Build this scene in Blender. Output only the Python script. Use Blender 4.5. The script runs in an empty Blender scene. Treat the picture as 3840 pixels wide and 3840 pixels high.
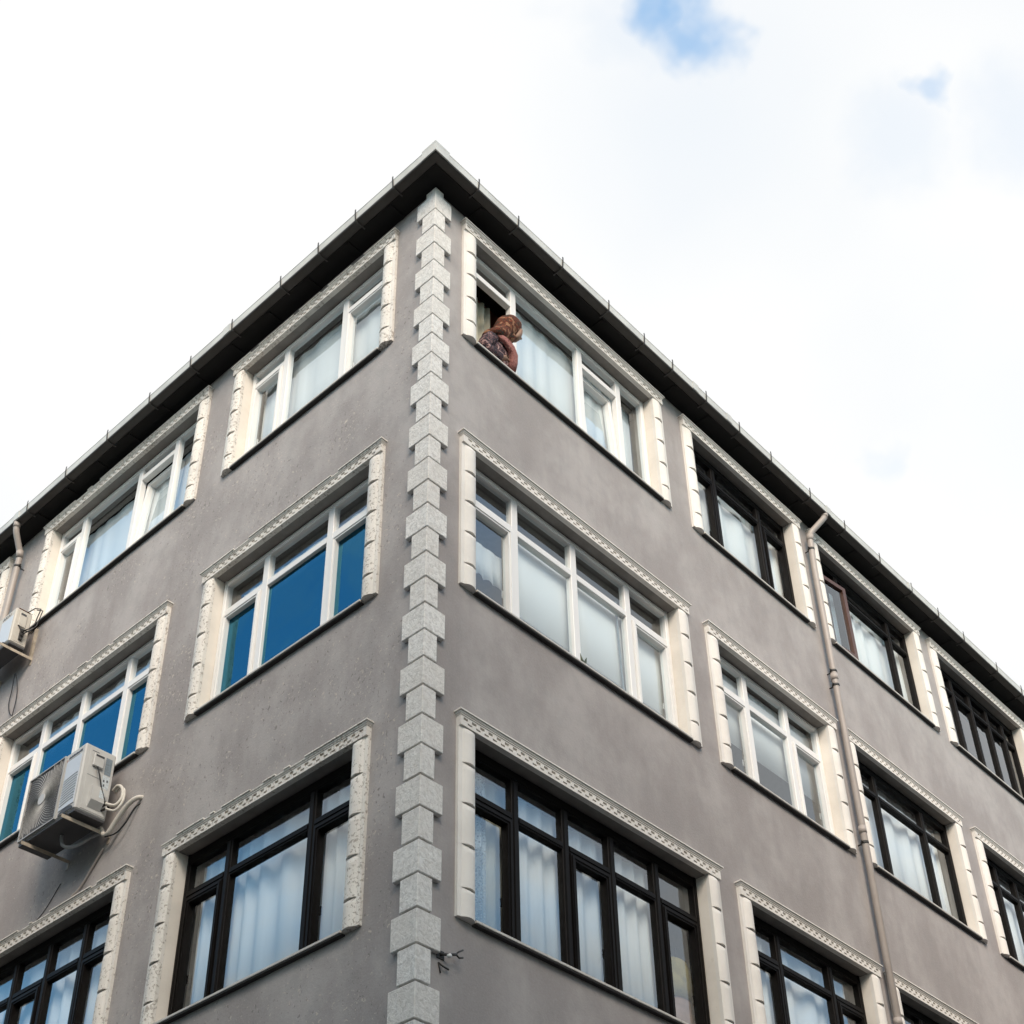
import bpy, bmesh, math, random
from mathutils import Vector, Matrix
random.seed(7)
D = bpy.data
scene = bpy.context.scene
C = scene.collection
R = math.radians
ZO = 4.6                      # height of the survey datum above the pavement

# ---------------------------------------------------------------- camera
FPX, YAW, PITCH, ROLL = 5440.25796, 0.720729649, 0.629932456, -0.0297453139
CAMP = Vector((-5.74646458, -6.09800489, -2.9765857 + ZO))
PPX, PPY = 1998.09, 2710.33
fw = Vector((math.cos(PITCH)*math.cos(YAW), math.cos(PITCH)*math.sin(YAW), math.sin(PITCH)))
rt = Vector((math.sin(YAW), -math.cos(YAW), 0)); up = rt.cross(fw)
r2 = math.cos(ROLL)*rt + math.sin(ROLL)*up
u2 = -math.sin(ROLL)*rt + math.cos(ROLL)*up
cam = D.cameras.new('camera'); camo = D.objects.new('camera', cam); C.objects.link(camo)
M = Matrix((r2, u2, -fw)).transposed().to_4x4(); M.translation = CAMP
camo.matrix_world = M
cam.sensor_width = 36; cam.sensor_fit = 'HORIZONTAL'
cam.lens = FPX/3840*36
cam.shift_x = (1920-PPX)/3840; cam.shift_y = (PPY-1920)/3840
cam.clip_start = .1; cam.clip_end = 3000
scene.camera = camo

# ---------------------------------------------------------------- sky and sun
SUN_EL, SUN_AZ = R(33), R(229)           # azimuth measured from +X, counter-clockwise
world = D.worlds.new('World'); scene.world = world; world.use_nodes = True
nt = world.node_tree; nt.nodes.clear()
def N(t, nt=nt, **k):
    n = nt.nodes.new(t)
    for a, b in k.items():
        if a == 'ins':
            for i, v in b.items(): n.inputs[i].default_value = v
        else: setattr(n, a, b)
    return n
L = nt.links.new
sky = N('ShaderNodeTexSky'); sky.sky_type = 'NISHITA'; sky.sun_disc = False
sky.sun_elevation = SUN_EL; sky.sun_rotation = R(90)-SUN_AZ
sky.air_density = 1.0; sky.dust_density = .6; sky.ozone_density = 1.0
geo = N('ShaderNodeTexCoord')
def vmath(op, a, b=None, nt=nt):
    n = nt.nodes.new('ShaderNodeVectorMath'); n.operation = op
    for i, v in enumerate((a, b)):
        if v is None: continue
        if isinstance(v, (tuple, list, Vector)): n.inputs[i].default_value = v
        elif isinstance(v, (int, float)): n.inputs[i].default_value = (v, v, v)
        else: nt.links.new(v, n.inputs[i])
    return n
def fmath(op, a, b=None, nt=nt, clamp=False):
    n = nt.nodes.new('ShaderNodeMath'); n.operation = op; n.use_clamp = clamp
    for i, v in enumerate((a, b)):
        if v is None: continue
        if isinstance(v, (int, float)): n.inputs[i].default_value = v
        else: nt.links.new(v, n.inputs[i])
    return n.outputs[0]
def maprange(v, a, b, c, d, nt=nt, smooth=True):
    n = nt.nodes.new('ShaderNodeMapRange'); n.interpolation_type = 'SMOOTHSTEP' if smooth else 'LINEAR'
    nt.links.new(v, n.inputs[0])
    for i, x in enumerate((a, b, c, d)): n.inputs[i+1].default_value = x
    return n.outputs[0]
dirv = vmath('NORMALIZE', geo.outputs['Generated']).outputs[0]
sep = N('ShaderNodeSeparateXYZ'); L(dirv, sep.inputs[0])
hz = fmath('ADD', fmath('ABSOLUTE', sep.outputs[2]), .35)
comb = N('ShaderNodeCombineXYZ')
L(fmath('DIVIDE', sep.outputs[0], hz), comb.inputs[0]); L(fmath('DIVIDE', sep.outputs[1], hz), comb.inputs[1])
comb.inputs[2].default_value = 0
def noise(vec, scale, detail=6, rough=.55, nt=nt, lac=2.0, dist=0.0):
    n = nt.nodes.new('ShaderNodeTexNoise'); n.inputs['Scale'].default_value = scale
    n.inputs['Detail'].default_value = detail; n.inputs['Roughness'].default_value = rough
    n.inputs['Lacunarity'].default_value = lac; n.inputs['Distortion'].default_value = dist
    nt.links.new(vec, n.inputs['Vector']); return n
CL_OFF = (39.33, 23.73, 0)
cl = noise(vmath('ADD', comb.outputs[0], CL_OFF).outputs[0], 1.15, 5, .56, dist=.25)
wisp = noise(vmath('ADD', comb.outputs[0], (5.5, 2.5, 0)).outputs[0], 5.0, 4, .62, dist=.6)
cover = maprange(fmath('ADD', cl.outputs[0], fmath('MULTIPLY', fmath('SUBTRACT', wisp.outputs[0], .5), .30)), .37, .53, 0, 1)            # 1 = cloud
# ragged gaps in the cloud deck
wob = noise(dirv, 12, 4, .66)
wobv = vmath('MULTIPLY', vmath('SUBTRACT', wob.outputs['Color'], .5).outputs[0], .075).outputs[0]
wdir = vmath('ADD', dirv, wobv).outputs[0]
def gap(d, r0, r1, amt):
    dist = vmath('DISTANCE', wdir, d).outputs['Value']
    return maprange(dist, r0, r1, amt, 0)
gaps = None
for d, r0, r1, amt in (((.428, .229, .874), .004, .036, .70), ((.410, .229, .883), .004, .038, .78), ((.437, .219, .872), .004, .024, .45),
                       ((.400, .26, .880), .005, .05, .12), ((.544, .132, .828), .002, .018, .40), ((.548, .162, .820), .006, .045, .13),
                       ((.585, .10, .805), .010, .06, .16), ((.666, .273, .694), .002, .02, .13), ((.70, .17, .69), .02, .12, .06), ((.455, .28, .845), .01, .12, .05)):
    g = gap(d, r0, r1, amt)
    gaps = g if gaps is None else fmath('MAXIMUM', gaps, g)
cover2 = fmath('MULTIPLY', cover, fmath('SUBTRACT', 1.0, gaps))
bright = noise(vmath('ADD', comb.outputs[0], (9.2, 1.3, 0)).outputs[0], 1.9, 4, .55)
ccol = N('ShaderNodeMix', data_type='RGBA')
L(maprange(bright.outputs[0], .30, .56, 0, 1), ccol.inputs[0])
ccol.inputs[6].default_value = (.612, .63, .648, 1); ccol.inputs[7].default_value = (.672, .672, .668, 1)
bg1 = N('ShaderNodeBackground'); L(vmath('MULTIPLY', sky.outputs[0], (.80, 1.14, 1.12)).outputs[0], bg1.inputs[0]); bg1.inputs[1].default_value = .15
bg2 = N('ShaderNodeBackground'); L(ccol.outputs[2], bg2.inputs[0]); bg2.inputs[1].default_value = .575
mixs = N('ShaderNodeMixShader'); L(cover2, mixs.inputs[0]); L(bg1.outputs[0], mixs.inputs[1]); L(bg2.outputs[0], mixs.inputs[2])
wo = N('ShaderNodeOutputWorld'); L(mixs.outputs[0], wo.inputs[0])

sl = D.lights.new('sun', 'SUN'); so = D.objects.new('sun', sl); C.objects.link(so)
sl.energy = 1.5; sl.angle = R(30); sl.color = (1, .86, .72)
sd = Vector((math.cos(SUN_EL)*math.cos(SUN_AZ), math.cos(SUN_EL)*math.sin(SUN_AZ), math.sin(SUN_EL)))
so.rotation_euler = sd.to_track_quat('Z', 'Y').to_euler(); so.location = sd*60

vs = scene.view_settings
vs.view_transform = 'Standard'; vs.look = 'None'; vs.gamma = 1; vs.exposure = 1.4; vs.use_curve_mapping = False
scene.render.engine = 'CYCLES'
scene.cycles.use_adaptive_sampling = True; scene.cycles.adaptive_threshold = .015
scene.cycles.max_bounces = 6; scene.cycles.diffuse_bounces = 3; scene.cycles.glossy_bounces = 3; scene.cycles.transparent_max_bounces = 12

# ---------------------------------------------------------------- materials
MAT = {}
def newmat(name):
    m = D.materials.new(name); m.use_nodes = True; t = m.node_tree; t.nodes.clear()
    out = t.nodes.new('ShaderNodeOutputMaterial'); MAT[name] = m
    return m, t, out
def principled(t, out, col, rough=.6, **kw):
    p = t.nodes.new('ShaderNodeBsdfPrincipled')
    if isinstance(col, (tuple, list)): p.inputs['Base Color'].default_value = (*col[:3], 1)
    else: t.links.new(col, p.inputs['Base Color'])
    p.inputs['Roughness'].default_value = rough
    for k, v in kw.items(): p.inputs[k.replace('_', ' ')].default_value = v
    t.links.new(p.outputs[0], out.inputs[0]); return p
def mixc(t, fac, a, b):
    n = t.nodes.new('ShaderNodeMix'); n.data_type = 'RGBA'
    for i, v in ((0, fac), (6, a), (7, b)):
        if isinstance(v, (int, float)): n.inputs[i].default_value = v
        elif isinstance(v, tuple): n.inputs[i].default_value = (*v[:3], 1)
        else: t.links.new(v, n.inputs[i])
    return n.outputs[2]
def bump(t, p, h, strength=.3, dist=.01):
    b = t.nodes.new('ShaderNodeBump'); b.inputs['Strength'].default_value = strength; b.inputs['Distance'].default_value = dist
    t.links.new(h, b.inputs['Height']); t.links.new(b.outputs[0], p.inputs['Normal'])
def objco(t): return t.nodes.new('ShaderNodeTexCoord').outputs['Object']
def poswc(t): return t.nodes.new('ShaderNodeNewGeometry').outputs['Position']

def stucco(name, chips):
    m, t, out = newmat(name); P = poswc(t)
    st = t.nodes.new('ShaderNodeMapping'); st.inputs['Scale'].default_value = (1, 1, .6); t.links.new(P, st.inputs[0])
    a = noise(st.outputs[0], 1.3, 5, .62, t); b = noise(P, 5.5, 4, .6, t); c = noise(P, 60, 2, .6, t)
    st2 = t.nodes.new('ShaderNodeMapping'); st2.inputs['Scale'].default_value = (5, 5, .22); t.links.new(P, st2.inputs[0])
    d = noise(st2.outputs[0], 1.5, 5, .6, t)
    col = mixc(t, maprange(a.outputs[0], .36, .64, 0, 1, t), (.325, .299, .292), (.43, .402, .392))
    col = mixc(t, fmath('MULTIPLY', maprange(b.outputs[0], .42, .72, 0, 1, t), .3, t), col, (.27, .264, .258))
    col = mixc(t, fmath('MULTIPLY', maprange(d.outputs[0], .52, .74, 0, 1, t), .14, t), col, (.235, .22, .214))
    col = mixc(t, fmath('MULTIPLY', maprange(c.outputs[0], .40, .70, 0, 1, t), .22, t), col, (.42, .40, .385))
    h = noise(P, 38, 4, .65, t); hh = h.outputs[0]
    if chips:
        cl_ = noise(P, 1.1, 4, .6, t)
        zone = maprange(cl_.outputs[0], .40, .62, 0, 1, t)
        e1 = noise(vmath('MULTIPLY', P, (1, 1, .7), t).outputs[0], 34, 3, .55, t, dist=.6)
        pits = maprange(fmath('ADD', e1.outputs[0], fmath('MULTIPLY', zone, .06, t), t), .675, .71, 0, 1, t)
        e2 = noise(vmath('ADD', P, (4.2, 9.1, 2.7), t).outputs[0], 30, 4, .6, t, dist=.8)
        lite = maprange(fmath('ADD', e2.outputs[0], fmath('MULTIPLY', zone, .06, t), t), .665, .70, 0, 1, t)
        col = mixc(t, fmath('MULTIPLY', pits, .55, t), col, (.15, .14, .135))
        col = mixc(t, fmath('MULTIPLY', lite, .85, t), col, (.56, .50, .44))
    p = principled(t, out, col, .92); p.inputs['Specular IOR Level'].default_value = .15
    bump(t, p, hh, .45, .006)
stucco('stucco_smooth', False); stucco('stucco_chipped', True)

def trim(name, base, dirt, amount, sc=22):
    m, t, out = newmat(name); P = poswc(t)
    a = noise(P, 2.2, 5, .6, t); e = noise(P, sc, 4, .62, t, dist=.5); f = noise(P, 75, 3, .6, t)
    col = mixc(t, maprange(a.outputs[0], .35, .7, 0, 1, t), base, tuple(x*.88 for x in base))
    big = noise(P, 3.2, 3, .6, t)
    ee = fmath('ADD', e.outputs[0], fmath('MULTIPLY', fmath('SUBTRACT', big.outputs[0], .5, t), .25*amount, t), t)
    pit = maprange(ee, .71-.16*amount, .77-.16*amount, 0, 1, t)
    col = mixc(t, fmath('MULTIPLY', pit, 0.62 if amount > .3 else .2, t), col, dirt)
    p = principled(t, out, col, .8); p.inputs['Specular IOR Level'].default_value = .25
    bump(t, p, fmath('SUBTRACT', f.outputs[0], fmath('MULTIPLY', pit, 1.5*amount, t), t) if amount > .3 else f.outputs[0], .25+.2*amount, .005)
trim('trim_clean', (.82, .785, .735), (.45, .40, .35), .12)
trim('trim_worn', (.80, .765, .71), (.27, .225, .185), .95, 40)
trim('reveal', (.83, .775, .70), (.45, .36, .28), .15, 9)
def quoin_mat():
    m, t, out = newmat('quoin_stone'); P = poswc(t)
    e = noise(P, 30, 5, .68, t, dist=.7); f = noise(P, 9, 4, .6, t)
    col = mixc(t, maprange(e.outputs[0], .36, .60, 0, 1, t), (.63, .615, .59), (.84, .825, .795))
    col = mixc(t, fmath('MULTIPLY', maprange(f.outputs[0], .45, .7, 0, 1, t), .4, t), col, (.68, .645, .60))
    oi = t.nodes.new('ShaderNodeObjectInfo')
    col = mixc(t, fmath('MULTIPLY', oi.outputs['Random'], .35, t), col, (.64, .60, .55))
    p = principled(t, out, col, .9); p.inputs['Specular IOR Level'].default_value = .15
    bump(t, p, e.outputs[0], .8, .012)
quoin_mat()
def plain(name, col, rough=.5, var=.12, nscale=14, bmp=.0, **kw):
    m, t, out = newmat(name); P = poswc(t)
    a = noise(P, nscale, 4, .6, t)
    c = mixc(t, maprange(a.outputs[0], .35, .7, 0, 1, t), col, tuple(x*(1-var) for x in col))
    p = principled(t, out, c, rough, **kw)
    if bmp: bump(t, p, a.outputs[0], bmp, .004)
    return p
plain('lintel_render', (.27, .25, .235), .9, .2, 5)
plain('white_frame', (.84, .83, .81), .4, .03, 3)
plain('dark_frame', (.009, .0075, .007), .5, .25, 8, Specular_IOR_Level=.10)
plain('brown_frame', (.10, .045, .030), .45, .25, 8)
plain('gasket', (.02, .02, .02), .6)
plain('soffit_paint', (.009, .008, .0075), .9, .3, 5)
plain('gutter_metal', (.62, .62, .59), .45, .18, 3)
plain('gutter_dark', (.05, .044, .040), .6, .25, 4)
plain('strap_metal', (.05, .048, .046), .6)
plain('pipe_paint', (.40, .355, .325), .5, .12, 4)
plain('sill_marble', (.62, .585, .53), .5, .15, 9)
plain('sill_shade', (.035, .033, .032), .8)  # near-black colour for the shade under the sills
plain('roof_tile', (.30, .11, .07), .8, .3, 3)
plain('room_plaster', (.30, .28, .26), .9)
plain('ac_white', (.56, .555, .535), .5, .10, 5)
plain('ac_recess', (.12, .12, .125), .7)
plain('ac_vane', (.42, .42, .41), .5, .1, 5)
plain('ac_cream', (.56, .525, .465), .5, .12, 7)
plain('ac_panel', (.60, .63, .66), .30, .05, 4)
plain('ac_dark', (.06, .06, .065), .6)
plain('ac_grey', (.30, .31, .32), .5)
plain('sticker_blue', (.22, .27, .31), .5, .3, 60)
plain('sticker_white', (.62, .68, .72), .5, .3, 70)
plain('ink', (.10, .11, .13), .6)
plain('ink_red', (.30, .05, .04), .6)
plain('angle_iron', (.50, .43, .34), .6, .35, 12)
plain('rust', (.20, .085, .035), .85, .5, 20)
plain('hose_white', (.68, .64, .57), .6, .12, 15)
plain('cable_black', (.015, .015, .017), .5)
plain('iron_dark', (.035, .033, .032), .6)
plain('asphalt', (.05, .05, .052), .9, .3, 8, .3)
plain('paving', (.20, .19, .18), .9, .2, 5, .2)
plain('kerb_stone', (.28, .27, .26), .9, .2, 5, .2)
plain('skin', (.30, .17, .11), .55, .1, 20)
plain('leaf', (.055, .075, .035), .5, .4, 30)
plain('pot_white', (.75, .74, .72), .4)
plain('lid_dark', (.04, .04, .05), .5)
plain('cloth_yellow', (.36, .29, .10), .9, .35, 9)
plain('cloth_rose', (.40, .25, .20), .9, .3, 7)
def fabric(name, cols, scale, rough=.9):
    m, t, out = newmat(name); P = objco(t)
    v = noise(P, scale, 3, .6, t, dist=1.2); w = noise(P, scale*2.3, 4, .6, t, dist=.5)
    cr = t.nodes.new('ShaderNodeValToRGB'); cr.color_ramp.interpolation = 'CONSTANT'
    el = cr.color_ramp.elements
    while len(el) < len(cols): el.new(.5)
    for i, (q, c) in enumerate(cols): el[i].position = q; el[i].color = (*c, 1)
    t.links.new(fmath('ADD', fmath('MULTIPLY', v.outputs[0], .7, t), fmath('MULTIPLY', w.outputs[0], .3, t), t), cr.inputs[0])
    p = principled(t, out, cr.outputs[0], rough); bump(t, p, w.outputs[0], .7, .02)
fabric('scarf_print', [(0, (.03, .02, .01)), (.44, (.13, .022, .008)), (.49, (.035, .025, .010)), (.525, (.17, .035, .012)), (.57, (.30, .15, .08))], 13)
fabric('dress_print', [(0, (.025, .018, .025)), (.485, (.22, .10, .10)), (.51, (.03, .022, .035)), (.56, (.42, .26, .24))], 20)
fabric('shawl_pink', [(0, (.16, .05, .05)), (.43, (.36, .15, .13)), (.53, (.26, .10, .09)), (.60, (.46, .25, .21))], 24)
def cloth(name, col, trans=.3, weave=180):
    m, t, out = newmat(name)
    P = objco(t); a = noise(P, 3, 3, .5, t)
    c = mixc(t, a.outputs[0], col, tuple(x*.93 for x in col))
    d = t.nodes.new('ShaderNodeBsdfDiffuse'); t.links.new(c, d.inputs[0])
    s = t.nodes.new('ShaderNodeBsdfTranslucent'); t.links.new(c, s.inputs[0])
    mx = t.nodes.new('ShaderNodeMixShader'); mx.inputs[0].default_value = trans
    t.links.new(d.outputs[0], mx.inputs[1]); t.links.new(s.outputs[0], mx.inputs[2]); t.links.new(mx.outputs[0], out.inputs[0])
cloth('curtain_white', (.92, .925, .92), .12)
cloth('curtain_cream', (.74, .69, .56), .2)
cloth('blind_white', (.91, .92, .91), .10)
def lace():
    m, t, out = newmat('lace'); P = objco(t)
    d = t.nodes.new('ShaderNodeBsdfDiffuse'); d.inputs[0].default_value = (.62, .65, .66, 1)
    tr = t.nodes.new('ShaderNodeBsdfTransparent')
    v = t.nodes.new('ShaderNodeTexVoronoi'); v.inputs['Scale'].default_value = 45; t.links.new(P, v.inputs['Vector'])
    n = noise(P, 7, 3, .5, t)
    mx = t.nodes.new('ShaderNodeMixShader')
    t.links.new(fmath('MULTIPLY', maprange(v.outputs['Distance'], .1, .6, .25, .8, t), maprange(n.outputs[0], .4, .6, .5, 1.1, t), t), mx.inputs[0])
    t.links.new(tr.outputs[0], mx.inputs[1]); t.links.new(d.outputs[0], mx.inputs[2]); t.links.new(mx.outputs[0], out.inputs[0])
lace()
def glass(name, tint, ior, film=None, rough=.0, wave=.06):
    m, t, out = newmat(name); P = poswc(t)
    tr = t.nodes.new('ShaderNodeBsdfTransparent'); tr.inputs[0].default_value = (*tint, 1)
    gl = t.nodes.new('ShaderNodeBsdfGlossy'); gl.inputs['Roughness'].default_value = rough
    w = noise(P, 1.7, 2, .5, t); b = t.nodes.new('ShaderNodeBump'); b.inputs['Strength'].default_value = wave; b.inputs['Distance'].default_value = .02
    t.links.new(w.outputs[0], b.inputs['Height']); t.links.new(b.outputs[0], gl.inputs['Normal'])
    g = t.nodes.new('ShaderNodeNewGeometry')
    cosn = t.nodes.new('ShaderNodeVectorMath'); cosn.operation = 'DOT_PRODUCT'
    t.links.new(g.outputs['True Normal'], cosn.inputs[0]); t.links.new(g.outputs['Incoming'], cosn.inputs[1])
    omc = fmath('SUBTRACT', 1.0, fmath('ABSOLUTE', cosn.outputs['Value'], None, t), t)
    f0 = ior                                     # reflectance of the (double) pane at normal incidence
    fr = fmath('ADD', fmath('MULTIPLY', fmath('POWER', omc, 5.0, t), 1-f0, t), f0, t)
    mx = t.nodes.new('ShaderNodeMixShader')
    gl.inputs['Color'].default_value = (*(film or (.93, .97, 1)), 1)
    t.links.new(fmath('MULTIPLY', fr, fmath('SUBTRACT', 1.0, g.outputs['Backfacing'], t), t), mx.inputs[0])
    t.links.new(tr.outputs[0], mx.inputs[1]); t.links.new(gl.outputs[0], mx.inputs[2]); t.links.new(mx.outputs[0], out.inputs[0])
glass('pane_clear', (.94, .97, .98), .17)
glass('pane_film', (.16, .24, .30), .46, film=(.09, .32, .46), wave=.35)

# ---------------------------------------------------------------- mesh helpers
class MB:
    def __init__(s): s.v = []; s.f = []; s.m = []; s.mi = 0
    def add(s, vs_, fs):
        o = len(s.v); s.v += [tuple(v) for v in vs_]
        for f in fs: s.f.append([i+o for i in f]); s.m.append(s.mi)
        return s
    def box(s, x0, x1, y0, y1, z0, z1):
        return s.add([(x0, y0, z0), (x1, y0, z0), (x1, y1, z0), (x0, y1, z0), (x0, y0, z1), (x1, y0, z1), (x1, y1, z1), (x0, y1, z1)],
                     [(0, 3, 2, 1), (4, 5, 6, 7), (0, 1, 5, 4), (1, 2, 6, 5), (2, 3, 7, 6), (3, 0, 4, 7)])
    def prism(s, pts, fn, a, b):
        """closed polygon pts (u,v) swept from a to b; fn(u,v,t)->xyz"""
        n = len(pts); V = [fn(u, v, a) for u, v in pts] + [fn(u, v, b) for u, v in pts]
        F = [list(range(n))[::-1], list(range(n, 2*n))] + [(i, (i+1) % n, n+(i+1) % n, n+i) for i in range(n)]
        return s.add(V, F)
    def tube(s, pts, r, seg=8, cap=True):
        pts = [Vector(p) for p in pts]; rings = []; prev = None
        for i, p in enumerate(pts):
            d = (pts[min(i+1, len(pts)-1)] - pts[max(i-1, 0)]).normalized()
            if prev is None:
                a = Vector((0, 0, 1)) if abs(d.z) < .9 else Vector((1, 0, 0))
                n1 = d.cross(a).normalized()
            else:
                n1 = (prev - d*prev.dot(d)).normalized()
            prev = n1; n2 = d.cross(n1)
            rr = r[i] if isinstance(r, (list, tuple)) else r
            rings.append([p + rr*(math.cos(2*math.pi*k/seg)*n1 + math.sin(2*math.pi*k/seg)*n2) for k in range(seg)])
        V = [v for q in rings for v in q]; F = []
        for i in range(len(rings)-1):
            for k in range(seg):
                F.append((i*seg+k, i*seg+(k+1) % seg, (i+1)*seg+(k+1) % seg, (i+1)*seg+k))
        if cap: F.append(list(range(seg))[::-1]); F.append([len(V)-seg+k for k in range(seg)])
        return s.add(V, F)
    def mesh(s, name, mats, smooth=False, bevel=0):
        me = D.meshes.new(name); me.from_pydata(s.v, [], s.f)
        for m in (mats if isinstance(mats, (list, tuple)) else [mats]): me.materials.append(MAT[m])
        for p, i in zip(me.polygons, s.m): p.material_index = i; p.use_smooth = smooth
        bm = bmesh.new(); bm.from_mesh(me)
        bmesh.ops.recalc_face_normals(bm, faces=bm.faces)
        if bevel: bmesh.ops.bevel(bm, geom=bm.edges[:], offset=bevel, segments=1, affect='EDGES', profile=.5)
        bm.to_mesh(me); bm.free(); me.update()
        return me
def link(name, me, parent=None, loc=(0, 0, 0), rz=0, scale=None):
    o = D.objects.new(name, me); C.objects.link(o)
    o.location = loc; o.rotation_euler = (0, 0, rz)
    if scale: o.scale = scale
    if parent: o.parent = parent
    return o
def tag(o, label, cat, group=None):
    o['label'] = label; o['category'] = cat
    if group: o['group'] = group
    return o
def struct(o): o['kind'] = 'structure'; return o
def empty(name, loc=(0, 0, 0), rz=0):
    o = D.objects.new(name, None); C.objects.link(o); o.location = loc; o.rotation_euler = (0, 0, rz); o.empty_display_size = .2
    return o
def fpos(face, x, dep, z):
    """facade coordinates (x to the viewer's right, dep into the wall) to world"""
    return (x, dep, z+ZO) if face == 'R' else (dep, -x, z+ZO)
FROT = {'R': 0.0, 'L': -math.pi/2}
def fw_pts(face, pts):   # (s, out, z) -> world
    return [((s, -o, z+ZO) if face == 'R' else (-o, s, z+ZO)) for s, o, z in pts]

# ---------------------------------------------------------------- ground
g = MB().box(-1500, 1500, -1500, 1500, -.5, 0).mesh('ground', 'asphalt'); struct(link('ground', g))
pv = MB()
pv.box(-1.9, 40, -1.9, -.0, 0.004, .13); pv.box(-1.9, -.0, 0, 40, .004, .13)
pav = struct(link('pavement', pv.mesh('pavement', 'paving')))
kb = MB(); kb.box(-2.05, 40, -2.05, -1.902, .004, .14); kb.box(-2.05, -1.902, -1.9, 40, .004, .14)
struct(link('kerb', kb.mesh('kerb', 'kerb_stone', bevel=.01)))

# ---------------------------------------------------------------- unseen houses added across the two streets to shade the lower walls
plain('plaster_ochre', (.21, .20, .18), .9, .2, 2); plain('plaster_grey', (.18, .18, .18), .9, .2, 2); plain('plaster_rose', (.20, .185, .18), .9, .2, 2)
plain('far_pane', (.03, .035, .04), .1)
def shade_house(x0, x1, y0, y1, h, mat, label, faces):
    o = empty('house', ((x0+x1)/2, (y0+y1)/2, 0)); tag(o, label, 'building')
    cx, cy = o.location.x, o.location.y
    link('wall', MB().box(x0-cx, x1-cx, y0-cy, y1-cy, .006, h).mesh('wall', mat), o)
    link('cornice', MB().box(x0-cx-.2, x1-cx+.2, y0-cy-.2, y1-cy+.2, h+.002, h+.25).mesh('cornice', mat), o)
    wv = MB().box(-.55, .55, -.03, .03, 0, 1.5).mesh('window', 'far_pane'); wh = MB().box(-.03, .03, -.55, .55, 0, 1.5).mesh('window', 'far_pane')
    for f_ in faces:
        ln_ = (x1-x0) if f_ in 'NS' else (y1-y0); n = int(ln_/2.6)
        for fl in range(int(h/3)):
            for k in range(n):
                t = -ln_/2+(k+.5)*ln_/n
                if f_ == 'N': link('window', wv, o, (t, y1-cy+.002, .9+fl*3))
                if f_ == 'E': link('window', wh, o, (x1-cx+.002, t, .9+fl*3))
shade_house(1, 24, -21, -9, 12.2, 'plaster_grey', 'unseen grey house added across the street to shade the right-hand facade', 'N')
shade_house(-21, -9, 1, 22, 12.4, 'plaster_ochre', 'unseen buff house added across the street to shade the left-hand facade', 'E')
shade_house(-21, -9.5, -21, -9.5, 19.0, 'plaster_rose', 'tall unseen grey house added on the opposite street corner for shade', 'NE')

# ---------------------------------------------------------------- building shell
bld = empty('apartment_building')
tag(bld, 'grey stuccoed corner apartment building with cream window surrounds and pale stone quoins', 'building')
SX, SY, WT = 14.2, 11.2, .25
ZTOP = 9.545
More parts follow.
